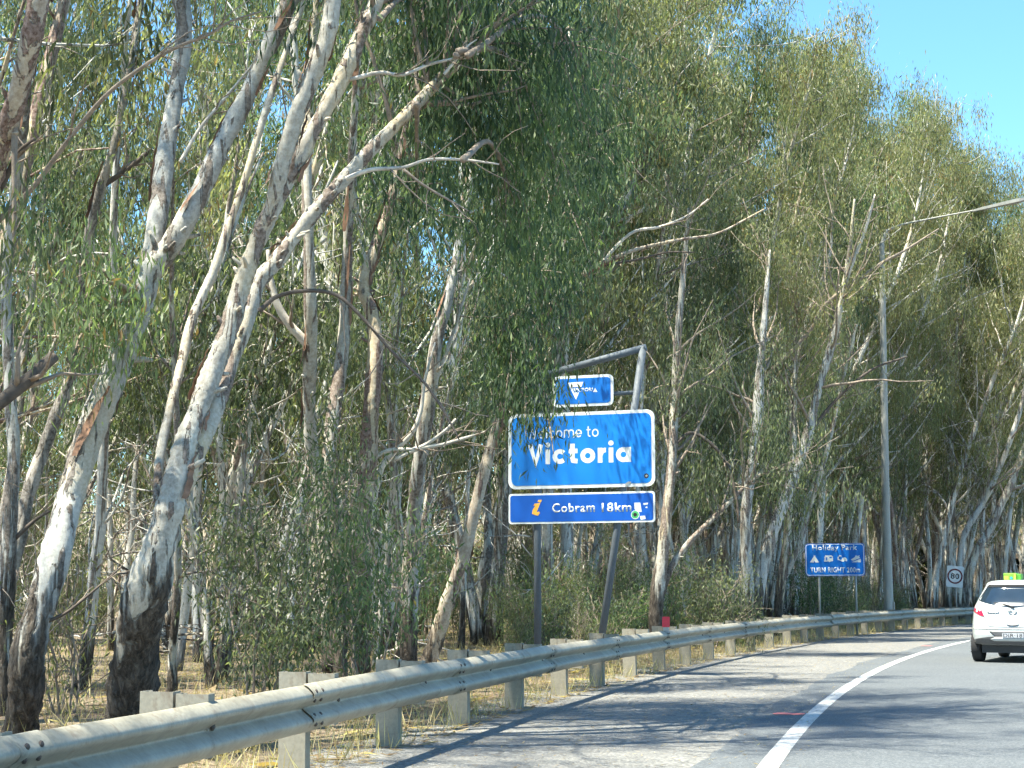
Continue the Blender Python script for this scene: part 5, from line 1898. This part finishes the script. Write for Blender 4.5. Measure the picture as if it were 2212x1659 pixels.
for (px, dist, k, sc, lab) in ((560, 17.5, 2, 0.74, 'tall leafy green sapling right of the thickest trunk'), (800, 18.5, 1, 0.78, 'dense dark green sapling in front of the red gum'),
                               (150, 18.0, 4, 0.8, 'sparse dry shrub between the two front trunks'),
                               (1530, 36.0, 3, 0.8, 'small bush near the red delineator')):
    p = at(px, HOR, dist)
    sapling(p[0], p[1], k, sc, lab)
n_s = 0
tries = 0
while n_s < 80 and tries < 20000:
    tries += 1
    j = rf.integers(0, len(rail_fine))
    dist = 2.6 + 34 * rf.uniform() ** 1.3
    p = rail_fine[j] - rail_fn[j] * dist
    d, _ = rail_offset(p)
    u, v, z = proj((p[0], p[1], 1.0))
    if d < 2.4 or z < 21 or z > 95 or u < -60 or u > 2260 or (u < 1000 and z < 34 and rf.uniform() < 0.7):
        continue
    if any(z < zs and a - 60 < u < b + 60 for a, b, zs in SIGNS):
        continue
    if not try_place(p[0], p[1], 1.1, 1):
        continue
    placed.append((p[0], p[1]))
    k = int(rf.choice([0, 1, 2, 3, 4, 5, 4, 5]))
    green = k < 4
    o = sapling(p[0], p[1], k, float(rf.uniform(0.5, 1.05)), None, 'undergrowth ' + zone(u), 'gum_sapling' if green else 'dry_shrub', 'sapling' if green else 'shrub')
    pend.append((o, ('low green sapling ' if green else 'dry twiggy shrub ') + zone(u) + (', near' if z < 45 else ', farther back'), u))
    n_s += 1
settle()

# ------------------------------------------------------------------ fallen sticks, litter, dry grass
r = np.random.default_rng(77)
for k in range(26):
    j = r.integers(20, len(rail_fine) - 60)
    p = rail_fine[j] - rail_fn[j] * r.uniform(1.8, 16)
    u, v, z = proj((p[0], p[1], 0.3))
    if z < 9 or u < -50 or u > 2250:
        continue
    a = r.uniform(0, 6.28)
    L = r.uniform(1.2, 3.8)
    w = Wood()
    pts = grow(r, (0, 0, 0.03), (math.cos(a), math.sin(a), r.uniform(0.02, 0.5)), L, 8, 0.13, -0.02)
    pts[:, 2] = np.maximum(pts[:, 2], 0.02)
    w.tube(pts, np.linspace(r.uniform(0.02, 0.06), 0.008, len(pts)), 6, 0.05, r)
    for _ in range(4):
        i = r.integers(2, 8)
        tp = grow(r, pts[i], unit(pts[i] - pts[i - 1]) + r.normal(0, 0.7, 3) + np.array([0, 0, 0.4]), r.uniform(0.3, 1.1), 4, 0.2, 0)
        tp[:, 2] = np.maximum(tp[:, 2], 0.01)
        w.tube(tp, np.linspace(0.012, 0.004, len(tp)), 4)
    o = obj('fallen_branch', w.mesh('fallen_branch', M['twig_pale' if k % 3 else 'twig']), None, (float(p[0]), float(p[1]), 0.0))
    tag(o, None, 'branch', 'fallen branches')
    pend.append((o, 'bare fallen branch lying ' + zone(u), u))
settle()


def scatter(name, n, off0, off1, zc, mat, size, seed, label, cat, blade=False, smax=95):
    r = np.random.default_rng(seed)
    s = 3 + (smax - 3) * r.uniform(size=n) ** 1.3
    px_ = np.interp(s, s_fine, rail_fine[:, 0]); py_ = np.interp(s, s_fine, rail_fine[:, 1])
    nx_ = np.interp(s, s_fine, rail_fn[:, 0]); ny_ = np.interp(s, s_fine, rail_fn[:, 1])
    off = off0 + (off1 - off0) * r.uniform(size=n) ** 1.4
    P = np.column_stack([px_ + nx_ * off, py_ + ny_ * off, np.full(n, zc)])
    a = r.uniform(0, 6.28, n)
    if blade:
        d = np.column_stack([np.cos(a) * 0.4, np.sin(a) * 0.4, np.ones(n)]) + r.normal(0, 0.2, (n, 3))
    else:
        d = np.column_stack([np.cos(a), np.sin(a), r.normal(0.06, 0.12, n)])
    d /= np.linalg.norm(d, axis=1)[:, None]
    sd = np.cross(d, r.normal(0, 1, (n, 3)) if blade else np.tile([0, 0, 1.0], (n, 1)) + r.normal(0, 0.25, (n, 3)))
    sd /= np.linalg.norm(sd, axis=1)[:, None] + 1e-9
    L = size * r.uniform(0.5, 1.5, n)[:, None]
    W = L * (0.035 if blade else 0.2) * r.uniform(0.5, 1.4, n)[:, None]
    V = np.stack([P, P + d * L * 0.45 + sd * W * 0.5, P + d * L, P + d * L * 0.45 - sd * W * 0.5], axis=1)
    V[:, :, 2] = np.maximum(V[:, :, 2], zc)
    V[:, 2, 2] += 0.004
    me = mesh_np(name, V.reshape(-1, 3), np.arange(n * 4, dtype=np.int32).reshape(-1, 4), mat)
    t = np.clip(r.normal(0.5, 0.22, n), 0, 0.93)
    me.attributes.new('tint', 'FLOAT', 'POINT').data.foreach_set('value', np.repeat(t, 4).astype(np.float32))
    o = obj(name, me)
    tag(o, label, cat, None, 'stuff')


scatter('leaf_litter', 60000, -0.1, -16.0, 0.006, M['litter'], 0.12, 5, 'dry fallen leaves and bark scattered behind the guardrail', 'leaf litter')
scatter('leaf_litter', 5000, 0.1, 3.2, 0.012, M['litter'], 0.045, 6, 'fine dry leaf scraps scattered on the gravel shoulder', 'leaf litter', smax=50)
scatter('bark_litter', 5000, -0.6, -14.0, 0.012, M['litter'], 0.3, 9, 'long shed strips of bark lying under the trees', 'bark litter')
scatter('dry_grass', 45000, -0.15, -20.0, 0.0, M['straw'], 0.22, 7, 'straw coloured dry grass between the trees', 'grass', True)
